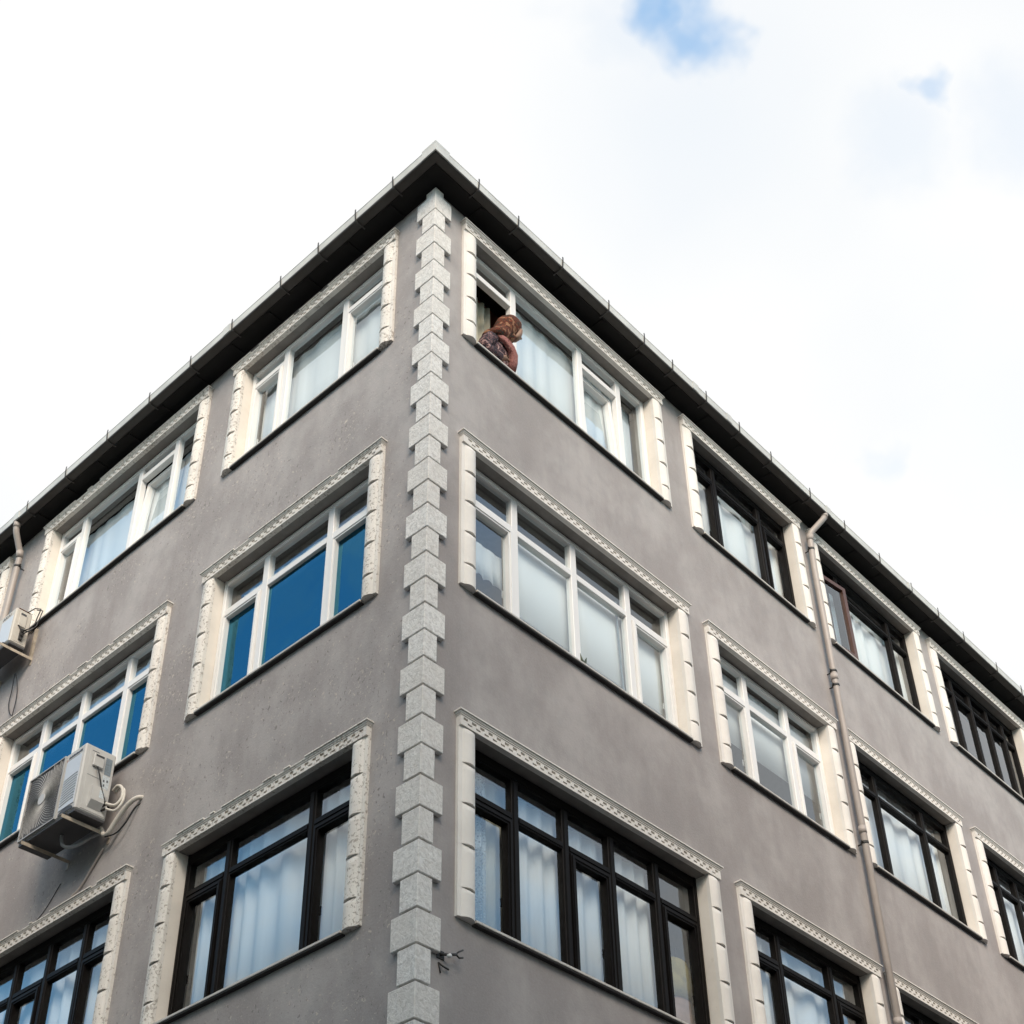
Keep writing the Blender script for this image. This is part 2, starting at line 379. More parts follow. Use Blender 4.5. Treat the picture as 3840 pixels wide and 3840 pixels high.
# window list: id, face, s0, s1, zb, zt, colour, mullions, panels (transom z or None, lower kind)
WIN = [
 ('R1r1', 'R', .530, 3.306, 7.714, 9.277, 'white', [1.199, 2.223, 2.857], [(8.985, 'open'), (None, 'F'), (9.015, 'tilt'), (None, 'F')]),
 ('R1r2', 'R', .519, 3.363, 4.681, 6.275, 'white', [1.146, 1.937, 2.719], [(5.862, 'S'), (5.862, 'F'), (5.862, 'F'), (5.862, 'S')]),
 ('R1r3', 'R', .508, 3.383, 1.709, 3.282, 'dark', [1.078, 1.655, 2.220, 2.803], [(2.857, 'S'), (2.857, 'F'), (2.857, 'S'), (2.857, 'F'), (2.857, 'S')]),
 ('R2r1', 'R', 4.011, 6.022, 7.714, 9.275, 'dark', [4.569, 5.470], [(8.96, 'S'), (8.96, 'F'), (8.96, 'S')]),
 ('R2r2', 'R', 4.005, 6.020, 4.681, 6.250, 'white', [4.627, 5.381], [(5.83, 'S'), (5.83, 'F'), (5.83, 'S')]),
 ('R2r3', 'R', 4.012, 6.012, 1.709, 3.265, 'dark', [4.580, 5.454], [(2.88, 'S'), (2.88, 'F'), (2.88, 'S')]),
 ('R3r1', 'R', 6.576, 8.880, 7.714, 9.285, 'dark', [7.173, 8.405], [(8.95, 'swing'), (8.95, 'F'), (8.93, 'F')]),
 ('R3r2', 'R', 6.567, 8.821, 4.681, 6.250, 'dark', [7.155, 8.208], [(5.89, 'F'), (5.89, 'F'), (5.89, 'F')]),
 ('R3r3', 'R', 6.520, 8.810, 1.709, 3.275, 'dark', [7.155, 8.208], [(2.88, 'F'), (2.88, 'F'), (2.88, 'F')]),
 ('R4r1', 'R', 9.489, 11.92, 7.714, 9.270, 'dark', [10.074, 10.588, 11.091, 11.566], [(8.93, 'F'), (8.93, 'F'), (8.93, 'F'), (8.93, 'F'), (8.93, 'F')]),
 ('R4r2', 'R', 9.494, 11.90, 4.681, 6.262, 'dark', [10.041, 10.571, 11.10], [(5.90, 'F'), (5.90, 'F'), (5.90, 'F'), (5.90, 'F')]),
 ('L1r1', 'L', .680, 2.860, 7.735, 9.235, 'white', [1.381, 2.299], [(8.985, 'S'), (None, 'F'), (9.015, 'S')]),
 ('L1r2', 'L', .711, 2.877, 4.681, 6.290, 'white', [1.346, 2.239], [(5.885, 'S'), (5.885, 'F'), (5.885, 'S')]),
 ('L1r3', 'L', .705, 2.878, 1.709, 3.278, 'dark', [1.291, 2.310], [(2.890, 'S'), (2.890, 'F'), (2.890, 'S')]),
 ('L2r1', 'L', 3.630, 6.480, 7.735, 9.282, 'white', [4.185, 4.869, 5.983], [(None, 'F'), (9.08, 'tilt'), (None, 'F'), (9.00, 'S')]),
 ('L2r2', 'L', 3.756, 6.530, 4.681, 6.266, 'white', [4.375, 5.169, 5.893], [(5.858, 'S'), (5.858, 'F'), (5.858, 'F'), (5.858, 'S')]),
 ('L2r3', 'L', 3.721, 6.500, 1.709, 3.282, 'dark', [4.313, 4.872, 5.425, 5.98], [(2.855, 'S'), (2.855, 'F'), (2.855, 'S'), (2.855, 'F'), (2.855, 'S')]),
 ('L3r1', 'L', 7.600, 9.800, 7.735, 9.282, 'white', [8.30, 9.20], [(9.04, 'S'), (None, 'F'), (9.04, 'S')]),
]
def wall_mesh(face, s_end, holes, mat, s_start=0):
    xs = sorted({s_start, s_end, *[h[0] for h in holes], *[h[1] for h in holes]})
    zs = sorted({-ZO, ZTOP, *[h[2] for h in holes], *[h[3] for h in holes]})
    mb = MB(); mb_v = {}
    def P(s, d, z): return (s, d, z+ZO) if face == 'R' else (d, s, z+ZO)
    def hole(i, j):
        if i < 0 or j < 0 or i >= len(xs)-1 or j >= len(zs)-1: return True
        cx, cz = (xs[i]+xs[i+1])/2, (zs[j]+zs[j+1])/2
        return any(h[0] < cx < h[1] and h[2] < cz < h[3] for h in holes)
    for i in range(len(xs)-1):
        for j in range(len(zs)-1):
            if hole(i, j): continue
            a, b, c, d = xs[i], xs[i+1], zs[j], zs[j+1]
            mb.add([P(a, 0, c), P(b, 0, c), P(b, 0, d), P(a, 0, d)], [(0, 1, 2, 3)])
            mb.add([P(a, WT, c), P(b, WT, c), P(b, WT, d), P(a, WT, d)], [(3, 2, 1, 0)])
            for (ii, jj, q) in ((i-1, j, ((a, c), (a, d))), (i+1, j, ((b, c), (b, d))), (i, j-1, ((a, c), (b, c))), (i, j+1, ((a, d), (b, d)))):
                if hole(ii, jj):
                    (p0, p1) = q
                    mb.add([P(p0[0], 0, p0[1]), P(p1[0], 0, p1[1]), P(p1[0], WT, p1[1]), P(p0[0], WT, p0[1])], [(0, 1, 2, 3)])
    me = mb.mesh('wall', mat)
    bm = bmesh.new(); bm.from_mesh(me); bmesh.ops.remove_doubles(bm, verts=bm.verts, dist=1e-5); bmesh.ops.recalc_face_normals(bm, faces=bm.faces); bm.to_mesh(me); bm.free()
    return me
LIN = .012
holes = {f: [(w[2]-LIN, w[3]+LIN, w[4]-.004, w[5]+LIN) for w in WIN if w[1] == f] for f in 'RL'}
link('wall', wall_mesh('R', SX, holes['R'], 'stucco_smooth'), bld)
link('wall', wall_mesh('L', SY, holes['L'], 'stucco_chipped', WT), bld)
bw = MB(); bw.box(SX-WT, SX, WT, SY, 0, ZTOP+ZO); bw.box(WT, SX-WT, SY-WT, SY, 0, ZTOP+ZO)
link('rear_wall', bw.mesh('rear_wall', 'stucco_smooth'), bld)
for z in (-1.6, 1.2, 4.2, 7.2):
    link('floor_slab', MB().box(WT+.003, SX-WT-.003, WT+.003, SY-WT-.003, z+ZO-.2, z+ZO).mesh('floor_slab', 'room_plaster'), bld)
pw = MB(); pw.box(WT+2.6, SX-WT-.003, 2.9, 3.0, .01, ZTOP+ZO-.02); pw.box(2.9, 3.0, 3.0, SY-WT-.003, .01, ZTOP+ZO-.02)
for s in (3.66, 6.28, 9.2): pw.box(s-.05, s+.05, WT+.003, 2.9, .01, ZTOP+ZO-.02)
for s in (3.25, 6.9): pw.box(WT+.003, 2.9, s-.05, s+.05, .01, ZTOP+ZO-.02)
link('partition_wall', pw.mesh('partition_wall', 'room_plaster'), bld)

# eaves: swept profiles with a mitred corner
def sweep(profile, s_far_r, s_far_l, name, mat, s0=None, smooth=False):
    """profile of (out, z); runs from the far end of the left street face to the corner and along the right face"""
    mb = MB(); n = len(profile)
    st = []
    st.append([(-o, s_far_l, z+ZO) for o, z in profile])
    st.append([(-o, -o, z+ZO) for o, z in profile])
    st.append([(s_far_r, -o, z+ZO) for o, z in profile])
    V = [v for q in st for v in q]; F = [list(range(n)), [2*n+i for i in range(n)][::-1]]
    for k in range(2):
        for i in range(n): F.append((k*n+i, k*n+(i+1) % n, (k+1)*n+(i+1) % n, (k+1)*n+i))
    mb.add(V, F); return mb.mesh(name, mat, smooth)
soff = link('soffit', sweep([(-.6, 9.545), (.205, 9.545), (.205, 9.60), (-.6, 9.60)], SX, SY, 'soffit', 'soffit_paint'), bld)
for s in [k*.62+.45 for k in range(22)]:
    if s < SX-.3: link('rafter_batten', MB().box(-.022, .022, -.19, -.004, 0, .012).mesh('rafter_batten', 'soffit_paint'), soff, (s, 0, ZO+9.531))
for s in [k*.62+.45 for k in range(17)]:
    if s < SY-.3: link('rafter_batten', MB().box(-.19, -.004, -.022, .022, 0, .012).mesh('rafter_batten', 'soffit_paint'), soff, (0, s, ZO+9.531))
roofz = 9.612
rf = MB(); e = .26
P4 = [(-e, -e, roofz+ZO), (SX, -e, roofz+ZO), (SX, SY, roofz+ZO), (-e, SY, roofz+ZO), (5, 5, roofz+ZO+.9), (SX-5, 5, roofz+ZO+.9)]
rf.add(P4, [(0, 1, 5, 4), (1, 2, 5), (2, 3, 4, 5), (3, 0, 4), (3, 2, 1, 0)])
link('roof', rf.mesh('roof', 'roof_tile'), bld)
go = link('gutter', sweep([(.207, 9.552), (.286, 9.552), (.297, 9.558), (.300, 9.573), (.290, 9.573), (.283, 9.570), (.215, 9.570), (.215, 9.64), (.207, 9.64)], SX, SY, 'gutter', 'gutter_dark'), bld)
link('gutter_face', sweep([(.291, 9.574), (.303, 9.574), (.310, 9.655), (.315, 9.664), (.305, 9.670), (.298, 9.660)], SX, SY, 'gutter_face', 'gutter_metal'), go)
# gutter corner cap and couplings
def gut_piece(name, s0, s1, grow, face, mat='gutter_metal'):
    g = grow
    pr = [(.300, 9.568), (.305+g, 9.572), (.313+g, 9.655), (.315+g, 9.672+g), (.303, 9.676+g), (.296, 9.64)]
    mb = MB(); mb.prism(pr, (lambda o, z, t: (t, -o, z+ZO)) if face == 'R' else (lambda o, z, t: (-o, t, z+ZO)), s0, s1)
    return link(name, mb.mesh(name, mat), go)
cm = MB(); g_ = .006
prof = [(.296, 9.562), (.304+g_, 9.564), (.311+g_, 9.655), (.316+g_, 9.676+g_), (.300, 9.680+g_), (.294, 9.64)]
link('gutter_corner', sweep(prof, -.13, -.13, 'gutter_corner', 'gutter_metal'), go)
for s in (3.78, 4.42, 6.50, 8.46): gut_piece('gutter_coupling', s-.05, s+.05, .005, 'R')
for s in (2.86, 6.95): gut_piece('gutter_coupling', s-.06, s+.06, .005, 'L')
def strap():
    mb = MB(); w = .007
    for pr in ([(.18, 9.538), (.300, 9.538), (.300, 9.548), (.18, 9.548)], [(.302, 9.538), (.311, 9.552), (.320, 9.662), (.320, 9.715), (.314, 9.715), (.314, 9.664), (.304, 9.556), (.300, 9.546)]):
        mb.prism(pr, lambda o, z, t: (t, -o, z+ZO), -w, w)
    return mb.mesh('gutter_bracket', 'strap_metal')
sm = strap()
for s in (.28, .85, 1.52, 2.26, 2.86, 3.36, 3.98, 4.62, 5.26, 6.09, 6.87, 7.7, 8.5, 9.2, 9.9, 10.85, 11.6, 12.4, 13.2): link('gutter_bracket', sm, go, (s, 0, 0))
for s in (.28, .82, 1.38, 1.97, 2.77, 3.49, 4.24, 5.05, 5.89, 6.71, 7.5, 8.3, 9.1): link('gutter_bracket', sm, go, (0, s, 0), -math.pi/2)

# quoins
def quoin(ar, al, name='quoin'):
    p = .042; mb = MB(); h = .2607-.013
    pl = [(-p, -p), (ar, -p), (ar, -.001), (-.001, -.001), (-.001, al), (-p, al)]
    mb.prism(pl, lambda u, v, t: (u, v, t), 0, h)
    return mb.mesh(name, 'quoin_stone', bevel=.005)
qw = [quoin(.178+random.uniform(-.006, .006), .212+random.uniform(-.006, .006)) for _ in range(3)]
qn = [quoin(.098+random.uniform(-.004, .004), .134+random.uniform(-.004, .004)) for _ in range(3)]
pit = (9.18-2.924)/24
for k in range(-1, 52):
    zb = 9.18 - k*pit - pit
    if zb < -ZO+.14: break
    wide = (k % 2 == 1)
    if k == -1: wide = True
    jx = random.uniform(-.004, .004)
    link('quoin', random.choice(qw if wide else qn), bld, (jx*.4, jx*.4, zb+.0065+ZO))
link('quoin', quoin(.07, .09), bld, (.004, .004, 9.43+ZO-.15))

# ---------------------------------------------------------------- windows
FD, GD = .10, .135            # frame front depth, glass depth
def ring(x0, x1, z0, z1, w, y0, y1, mb):
    """rectangular mitred ring"""
    o = [(x0, z0), (x1, z0), (x1, z1), (x0, z1)]; i = [(x0+w, z0+w), (x1-w, z0+w), (x1-w, z1-w), (x0+w, z1-w)]
    V = [(x, y0, z) for x, z in o] + [(x, y0, z) for x, z in i] + [(x, y1, z) for x, z in o] + [(x, y1, z) for x, z in i]
    F = []
    for k in range(4):
        n = (k+1) % 4
        F += [(k, n, 4+n, 4+k), (8+k, 12+k, 12+n, 8+n), (k, 8+k, 8+n, n), (4+k, 4+n, 12+n, 12+k)]
    return mb.add(V, F)
def cham_bar(mb, x0, x1, z0, z1, y0, y1, vertical, rib):
    """bar with a stepped, slightly chamfered front"""
    c = .004
    if vertical:
        pr = [(x0, y1), (x0, y0+c), (x0+c, y0)] + ([(x0+rib, y0), (x0+rib+.003, y0-.008), (x1-rib-.003, y0-.008), (x1-rib, y0)] if rib else []) + [(x1-c, y0), (x1, y0+c), (x1, y1)]
        mb.prism(pr, lambda u, v, t: (u, v, t), z0, z1)
    else:
        pr = [(z0, y1), (z0, y0+c), (z0+c, y0)] + ([(z0+rib, y0), (z0+rib+.003, y0-.008), (z1-rib-.003, y0-.008), (z1-rib, y0)] if rib else []) + [(z1-c, y0), (z1, y0+c), (z1, y1)]
        mb.prism(pr, lambda u, v, t: (t, v, u), x0, x1)
    return mb
UNIT = {}
def unit_pane(mat):
    if mat not in UNIT: UNIT[mat] = MB().box(-.5, .5, -.5, .5, -.5, .5).mesh('pane', mat)
    return UNIT[mat]
BL = {}
def block_mesh(mat, mirror):
    """pilaster block, unit height 1 scaled per window; outer edge at x=0, inner at x=.165"""
    key = (mat, mirror)
    if key in BL: return BL[key]
    sg = -1 if mirror else 1; W = .165; base = .033; n = 8
    xs = [0, .022, .030] + [.030+(W-.030)*(i/n) for i in range(1, n+1)]
    def prof(k):
        return [base*.8 if x == 0 else base + (0 if x <= .03 else k*.030*math.sin(math.pi*(x-.030)/(W-.030))**.8) for x in xs]
    levels = [(0, 1.0), (.82, 1.0), (.90, .78), (.96, .42), (1.0, .05)]
    mb = MB(); m = len(xs); V = []; F = []
    for z, k in levels:
        V += [(sg*x, -o, z) for x, o in zip(xs, prof(k))]
    for l in range(len(levels)-1):
        for i in range(m-1): F.append((l*m+i, l*m+i+1, (l+1)*m+i+1, (l+1)*m+i))
    nb = len(V)
    V += [(0, .0, 0), (sg*W, .0, 0), (0, .0, 1), (sg*W, .0, 1)]
    F.append([nb, nb+1] + list(range(m))[::-1]); top = [(len(levels)-1)*m+i for i in range(m)]
    F.append([nb+2] + top + [nb+3])
    F.append([nb] + [l*m for l in range(len(levels))] + [nb+2]); F.append([nb+1, nb+3] + [l*m+m-1 for l in range(len(levels))][::-1])
    F.append((nb, nb+2, nb+3, nb+1))
    mb.add(V, F); me = mb.mesh('pilaster_block', mat)
    for p in me.polygons: p.use_smooth = False
    BL[key] = me; return me
handle_me = {}
def handle(mat):
    if mat not in handle_me:
        mb = MB(); mb.box(-.014, .014, -.012, 0, -.035, .035)
        mb.tube([(0, -.012, 0), (0, -.04, 0), (0, -.045, -.02), (0, -.04, -.12), (0, -.038, -.135)], .009, 6)
        handle_me[mat] = mb.mesh('handle', mat)
    return handle_me[mat]
WOBJ = {}
def chips(xa, xb, n, seed):
    rr = random.Random(seed); out = []
    for _ in range(n):
        x = rr.uniform(xa, xb); out.append((x, x+rr.uniform(.05, .28)))
    return out
for wid, face, s0, s1, zb, zt, colr, mul, pan in WIN:
    if face == 'R': x0, x1, mx, pn = s0, s1, list(mul), list(pan)
    else: x0, x1, mx, pn = -s1, -s0, [-m for m in mul[::-1]], list(pan[::-1])
    xc = (x0+x1)/2; hw = (x1-x0)/2; H = zt-zb
    loc = fpos(face, xc, 0, zb); rz = FROT[face]
    tm = 'trim_clean' if face == 'R' else 'trim_worn'
    PW = .165
    # ---- surround: frieze band with two staggered rows of sunk slots, and the lining of the reveal
    mb = MB(); xa, xb = -hw-PW, hw+PW; yf, yb = -.050, -.010
    mb.box(xa, xb, yb, .0, H, H+.086)
    for za, zc in ((0, .021), (.038, .050), (.073, .086)): mb.box(xa, xb, yf, yb-.0005, H+za, H+zc)
    pitch = .0885; n = int((xb-xa)/pitch)
    off = ((xb-xa)-n*pitch)/2
    for row, (za, zc) in enumerate(((.021, .038), (.050, .073))):
        sh = 0 if row else pitch/2; cur = xa; k = 0
        while True:
            a = xa+off+sh+k*pitch+.018; b = a+.047; k += 1
            if b > xb-.012: break
            mb.box(cur, a, yf, yb-.0005, H+za+.0003, H+zc-.0003); cur = b
        mb.box(cur, xb, yf, yb-.0005, H+za+.0003, H+zc-.0003)
    sur = link('window_surround', mb.mesh('window_surround', tm), bld, loc, rz)
    # lining of the reveal
    D1 = FD+.07
    link('reveal', MB().box(-hw-LIN+.001, -hw, .0005, D1, 0, H).mesh('reveal', 'reveal'), sur); link('reveal', MB().box(hw, hw+LIN-.001, .0005, D1, 0, H).mesh('reveal', 'reveal'), sur)
    link('lintel', MB().box(-hw-LIN+.001, hw+LIN-.001, .0007, D1, H+.0005, H+LIN-.001).mesh('lintel', 'lintel_render'), sur)
    # cornice (crown moulding), chipped along the top fillet on the weathered face
    cr = MB()
    def crown(prof, xa_, xb_):
        V = []; n_ = len(prof)
        for sgn in (0, 1):
            for back in (0, 1): pass
        # returns at both ends: sweep wall->front->wall
        st = [[(xa_-o, .0, z) for o, z in prof], [(xa_-o, -(.045+o), z) for o, z in prof], [(xb_+o, -(.045+o), z) for o, z in prof], [(xb_+o, .0, z) for o, z in prof]]
        V = [v for q in st for v in q]; F = []
        for k_ in range(3):
            for i_ in range(n_-1): F.append((k_*n_+i_, k_*n_+i_+1, (k_+1)*n_+i_+1, (k_+1)*n_+i_))
        F.append([i_ for i_ in (n_-1, 2*n_-1, 3*n_-1, 4*n_-1)]); F.append([0, n_, 2*n_, 3*n_][::-1])
        F.append([3*n_+i_ for i_ in range(n_)]); F.append([i_ for i_ in range(n_)][::-1])
        cr.add(V, F)
    Z0 = H+.0865
    crown([(.006, Z0), (.011, Z0+.001), (.011, Z0+.008), (.006, Z0+.010), (.014, Z0+.012), (.018, Z0+.017), (.019, Z0+.028), (.013, Z0+.0295)], xa+.006, xb-.006)
    # top fillet, in lengths with losses on the weathered face
    segs = [(xa-.024, xb+.024)]
    if face == 'L':
        cuts = sorted(chips(xa, xb-.5, {'L1r3': 7, 'L2r3': 6, 'L1r2': 4}.get(wid, 4), wid))
        segs = []; cur = xa-.024
        for a, b in cuts:
            if a-cur > .04: segs.append((cur, a))
            cur = max(cur, b if (b-a) < .2 else a+.09)
        if xb+.024-cur > .02: segs.append((cur, xb+.024))
    for a, b in segs: cr.box(a, b, -.074, .0, Z0+.030, Z0+.0415)
    link('cornice', cr.mesh('cornice', tm), sur)
    # pilaster blocks
    nb_ = 5; bh = H/4.58
    hs = [bh*.66] + [bh]*3 + [bh*.92]
    for side in (0, 1):
        z = 0
        for k in range(nb_):
            o = link('pilaster_block', block_mesh(tm, bool(side)), sur, (xa if side == 0 else xb, 0, z+.0005), 0, (1, 1, hs[k]-.001))
            z += hs[k]
    # sill
    si = link('sill', MB().box(-hw+.001, hw-.001, -.050, .085, -.004, .018).mesh('sill', 'sill_marble', bevel=.003), sur)
    link('sill_shade_strip', MB().box(-hw+.001, hw-.001, -.044, -.001, -.016, -.0045).mesh('sill_shade_strip', 'sill_shade'), sur)  # dark strip painting in the shade on the sill's underside
    # ---- window
    fm = {'white': 'white_frame', 'dark': 'dark_frame'}[colr]
    fwid = .052; head = .06 if colr == 'white' else .095
    hm = MB(); zb_ = .0185
    y0, y1 = FD, FD+.065
    for (a, b, c, d, vert) in ((-hw+.0005, -hw+fwid, zb_, H-.0005, True), (hw-fwid, hw-.0005, zb_, H-.0005, True)):
        cham_bar(hm, a, b, c, d, y0, y1, vert, .012)
    cham_bar(hm, -hw+fwid, hw-fwid, H-head, H-.0005, y0, y1, False, .012); cham_bar(hm, -hw+fwid, hw-fwid, zb_, zb_+.045, y0, y1, False, .010)
    win = link('window', hm.mesh('window', fm), bld, loc, rz)
    WOBJ[wid] = win
    mw = .040; rib = 0 if colr == 'white' else .018
    cx = [m-xc for m in mx]
    for m in cx:
        link('mullion', cham_bar(MB(), -mw, mw, 0, H-head-zb_-.045-.001, y0, y1, True, rib).mesh('mullion', fm), win, (m, 0, zb_+.0455))
    edges = [-hw+fwid] + [v for m in cx for v in (m-mw, m+mw)] + [hw-fwid]
    for k, (tz, kind) in enumerate(pn):
        a, b = edges[2*k], edges[2*k+1]; lo, hi = zb_+.046, H-head-.001
        def pane(a_, b_, lo_, hi_, mat='pane_clear', nm='pane'):
            p = link(nm, unit_pane(mat), win, ((a_+b_)/2, GD, (lo_+hi_)/2), 0, (b_-a_, .006, hi_-lo_)); return p
        lowtop = hi
        film = wid in ('L1r2', 'L2r2')
        if tz is not None:
            t = tz-zb
            link('transom', cham_bar(MB(), a+.0005, b-.0005, -.036, .036, y0+.001, y1-.001, False, rib*.9).mesh('transom', fm), win, (0, 0, t))
            pane(a-.004, b+.004, t+.030, hi+.004); lowtop = t-.0365
        if kind == 'F':
            pane(a-.004, b+.004, lo-.004, lowtop+.004, 'pane_film' if film else 'pane_clear')
        elif kind in ('S', 'tilt'):
            sw = .052; sb = MB(); ring(a+.003, b-.003, lo+.002, lowtop-.003, sw, y0-.012, y1-.004, sb)
            ring(a+.016, b-.016, lo+.015, lowtop-.016, .020, y0-.020, y0-.0121, sb)
            so_ = link('sash', sb.mesh('sash', fm), win)
            pp = pane(a+sw-.002, b-sw+.002, lo+sw-.004, lowtop-sw+.002, 'pane_film' if film else 'pane_clear')
            hx = b-.026 if face == 'R' else a+.026
            if kind == 'tilt':
                q = Matrix.Translation((0, y0, lo)) @ Matrix.Rotation(R(-3), 4, 'X') @ Matrix.Translation((0, -y0+.03, -lo))
                so_.matrix_local = q @ so_.matrix_local; pp.matrix_local = q @ Matrix.LocRotScale(pp.location, None, pp.scale); continue
            link('handle', handle(fm), win, (hx, y1+.03, lo+(lowtop-lo)*.36))
        elif kind == 'swing':
            sw = .06; w_ = b-a-.006; sb = MB(); ring(0, w_, lo+.002, lowtop-.003, sw, -.03, .03, sb)
            so_ = link('open_sash', sb.mesh('open_sash', 'brown_frame'), win, (a+.003, FD-.035, 0), R(-7))
            pp = link('pane', unit_pane('pane_clear'), win, (0, 0, 0), R(-7), (w_-2*sw+.004, .006, lowtop-lo-2*sw+.004))
            q = Matrix.Rotation(R(-7), 3, 'Z') @ Vector((w_/2, 0, 0)); pp.location = (a+.003+q.x, FD-.035+q.y, (lo+lowtop)/2)

# ---------------------------------------------------------------- curtains and blinds
def curtain(wid, sA, sB, zt_, zb_, label, mat='curtain_white', amp=.028, period=.17, dep=.235, cat='curtain', group=None, name='curtain', flat=False, hem=None):
    w = next(q for q in WIN if q[0] == wid); face = w[1]
    if face == 'L': a, b = -sB, -sA
    else: a, b = sA, sB
    rr = random.Random(wid+label); mb = MB(); n = max(8, int((b-a)/.012)) if not flat else 4
    V = []; F = []; rows = [0, .12, .5, 1.0] if not flat else [0, 1]
    ph = 0; phs = []; x = a
    for i in range(n+1):
        phs.append(ph); ph += 2*math.pi*((b-a)/n)/period*(1+.45*math.sin(i*.051+rr.random()*.2)+rr.uniform(-.1, .1))
    amps = [amp*(.75+.5*rr.random()) for _ in range(n+1)]
    for r_ in rows:
        z = zt_+(zb_-zt_)*r_
        for i in range(n+1):
            xx = a+(b-a)*i/n
            s_ = math.sin(phs[i]+.5*math.sin(r_*2.1+i*.02))
            s_ = math.copysign(abs(s_)**.75, s_)
            y = dep + (0 if flat else amp*(.55+.45*r_)*s_)
            zz = z
            if hem and r_ == 1: zz = z + hem*abs(math.sin((xx-a)*math.pi/.11))
            V.append((xx-a, y, zz-zb_))
    m = n+1
    for r_ in range(len(rows)-1):
        for i in range(n): F.append((r_*m+i, r_*m+i+1, (r_+1)*m+i+1, (r_+1)*m+i))
    mb.add(V, F); me = D.meshes.new(name); me.from_pydata(mb.v, [], mb.f); me.materials.append(MAT[mat])
    for p in me.polygons: p.use_smooth = True
    o = link(name, me, None, fpos(face, a, 0, zb_), FROT[face])
    sol = o.modifiers.new('thickness', 'SOLIDIFY'); sol.thickness = .002; sol.offset = 1
    return tag(o, label, cat, group)
G1, G2 = 'white curtains behind the windows', 'roller blinds behind the white-framed window'
curtain('R1r1', .80, 1.18, 9.20, 7.72, 'cream curtain gathered behind the leaning person in the open window', 'curtain_cream', .04, .13, .42, group=G1)
curtain('R1r1', 1.24, 2.40, 9.20, 7.72, 'white curtain behind the wide fixed pane beside the leaning person', amp=.012, period=.28, group=G1)
curtain('R1r1', 2.42, 3.26, 9.20, 7.72, 'white curtain behind the two narrow panes right of the wide top-floor pane', amp=.012, period=.25, dep=.27, group=G1)
curtain('R1r2', .57, 1.12, 5.60, 5.22, 'short lace-edged white valance in the leftmost pane of the blind-covered window', 'blind_white', .006, .2, .24, 'valance', name='lace_valance', hem=.03)
for a, b, l in ((1.17, 2.02, 'white roller blind in the left wide pane above the small sill plant'), (2.05, 2.82, 'white roller blind in the right wide pane, with a blue cord at its edge'), (2.85, 3.33, 'white roller blind in the narrow rightmost sash of the blind-covered window')):
    o = curtain('R1r2', a, b, 6.02, 4.70, l, 'blind_white', .0, 1, .20, 'roller blind', G2, 'roller_blind', True)
    bar = MB().box(.005, b-a-.005, .186, .198, .30, .312).mesh('hem_bar', 'ac_grey'); link('hem_bar', bar, o)
o = link('blind_cord', MB().tube([(0, 0, 1.25), (.01, 0, .8), (.02, 0, .4), (.035, 0, 0)], .012, 6).mesh('blind_cord', 'sticker_blue'), None, fpos('R', 2.62, .17, 4.75))
tag(o, 'blue cord hanging at the right edge of the second wide roller blind', 'cord')
curtain('R1r3', .56, .88, 3.18, 1.74, 'grey lace curtain in the leftmost dark-framed pane beside the quoins', 'lace', .02, .12, .22, group=G1)
curtain('R1r3', .89, 1.15, 3.18, 1.74, 'cream drape hanging right of the lace curtain', 'curtain_cream', .02, .16, .25, group=G1)
curtain('R1r3', 1.17, 1.78, 3.18, 1.74, 'white pleated curtain in the second pane of the five-pane dark window', amp=.03, period=.24, group=G1)
curtain('R1r3', 1.79, 2.34, 3.18, 1.74, 'white pleated curtain in the middle pane of the five-pane dark window', amp=.03, period=.27, group=G1)
curtain('R1r3', 2.35, 2.97, 3.18, 1.74, 'white pleated curtain in the fourth pane, next to the hanging clothes', amp=.03, period=.22, group=G1)
curtain('R2r1', 4.06, 5.98, 9.2, 7.74, 'white curtain in the dark top-floor window left of the long drainpipe', amp=.03, period=.26, group=G1)
curtain('R2r2', 4.04, 6.0, 6.18, 5.30, 'white half-drawn blind above blue panes in the small white-framed window', 'blind_white', .0, 1, .21, 'roller blind', G2, 'roller_blind', True)
curtain('R2r3', 4.04, 5.90, 3.2, 1.74, 'white curtain in the dark window at the bottom left of the drainpipe', amp=.03, period=.22, group=G1)
curtain('R3r1', 7.2, 8.82, 9.2, 7.74, 'white curtain behind the window with the brown sash swung open', amp=.03, period=.24, group=G1)
curtain('R3r2', 6.60, 8.72, 6.2, 4.70, 'white curtain in the dark middle-floor window right of the drainpipe', amp=.03, period=.24, group=G1)
curtain('R4r1', 9.52, 10.16, 9.1, 7.74, 'white curtain in the first pane of the farthest top-floor window', amp=.03, period=.2, group=G1)
curtain('R4r2', 9.52, 11.6, 6.2, 4.70, 'white curtain in the dark window at the right edge of the picture', amp=.03, period=.24, group=G1)
curtain('L1r1', .73, 2.80, 9.15, 7.76, 'white curtain in the top-floor window left of the quoins', amp=.012, period=.3, group=G1)
curtain('L1r2', .76, 2.70, 6.10, 5.78, 'short white curtain strip behind the upper panes above the blue glazing', amp=.008, period=.2, dep=.21, cat='valance', name='valance')
curtain('L1r3', .74, 2.82, 3.2, 1.74, 'pleated white curtain in the dark window left of the quoins', amp=.03, period=.18, group=G1)
curtain('L2r1', 3.68, 6.44, 9.15, 7.76, 'pale white curtain in the top-floor window nearest the left drainpipe', amp=.010, period=.25, dep=.27, group=G1)
curtain('L2r2', 3.80, 6.10, 6.16, 5.72, 'short white curtain strip in the upper panes above the large air conditioner', amp=.02, period=.3, dep=.22, cat='valance', name='valance')
curtain('L2r3', 3.76, 6.45, 3.2, 1.74, 'white curtain in the dark window below the large air conditioner', amp=.035, period=.27, group=G1)

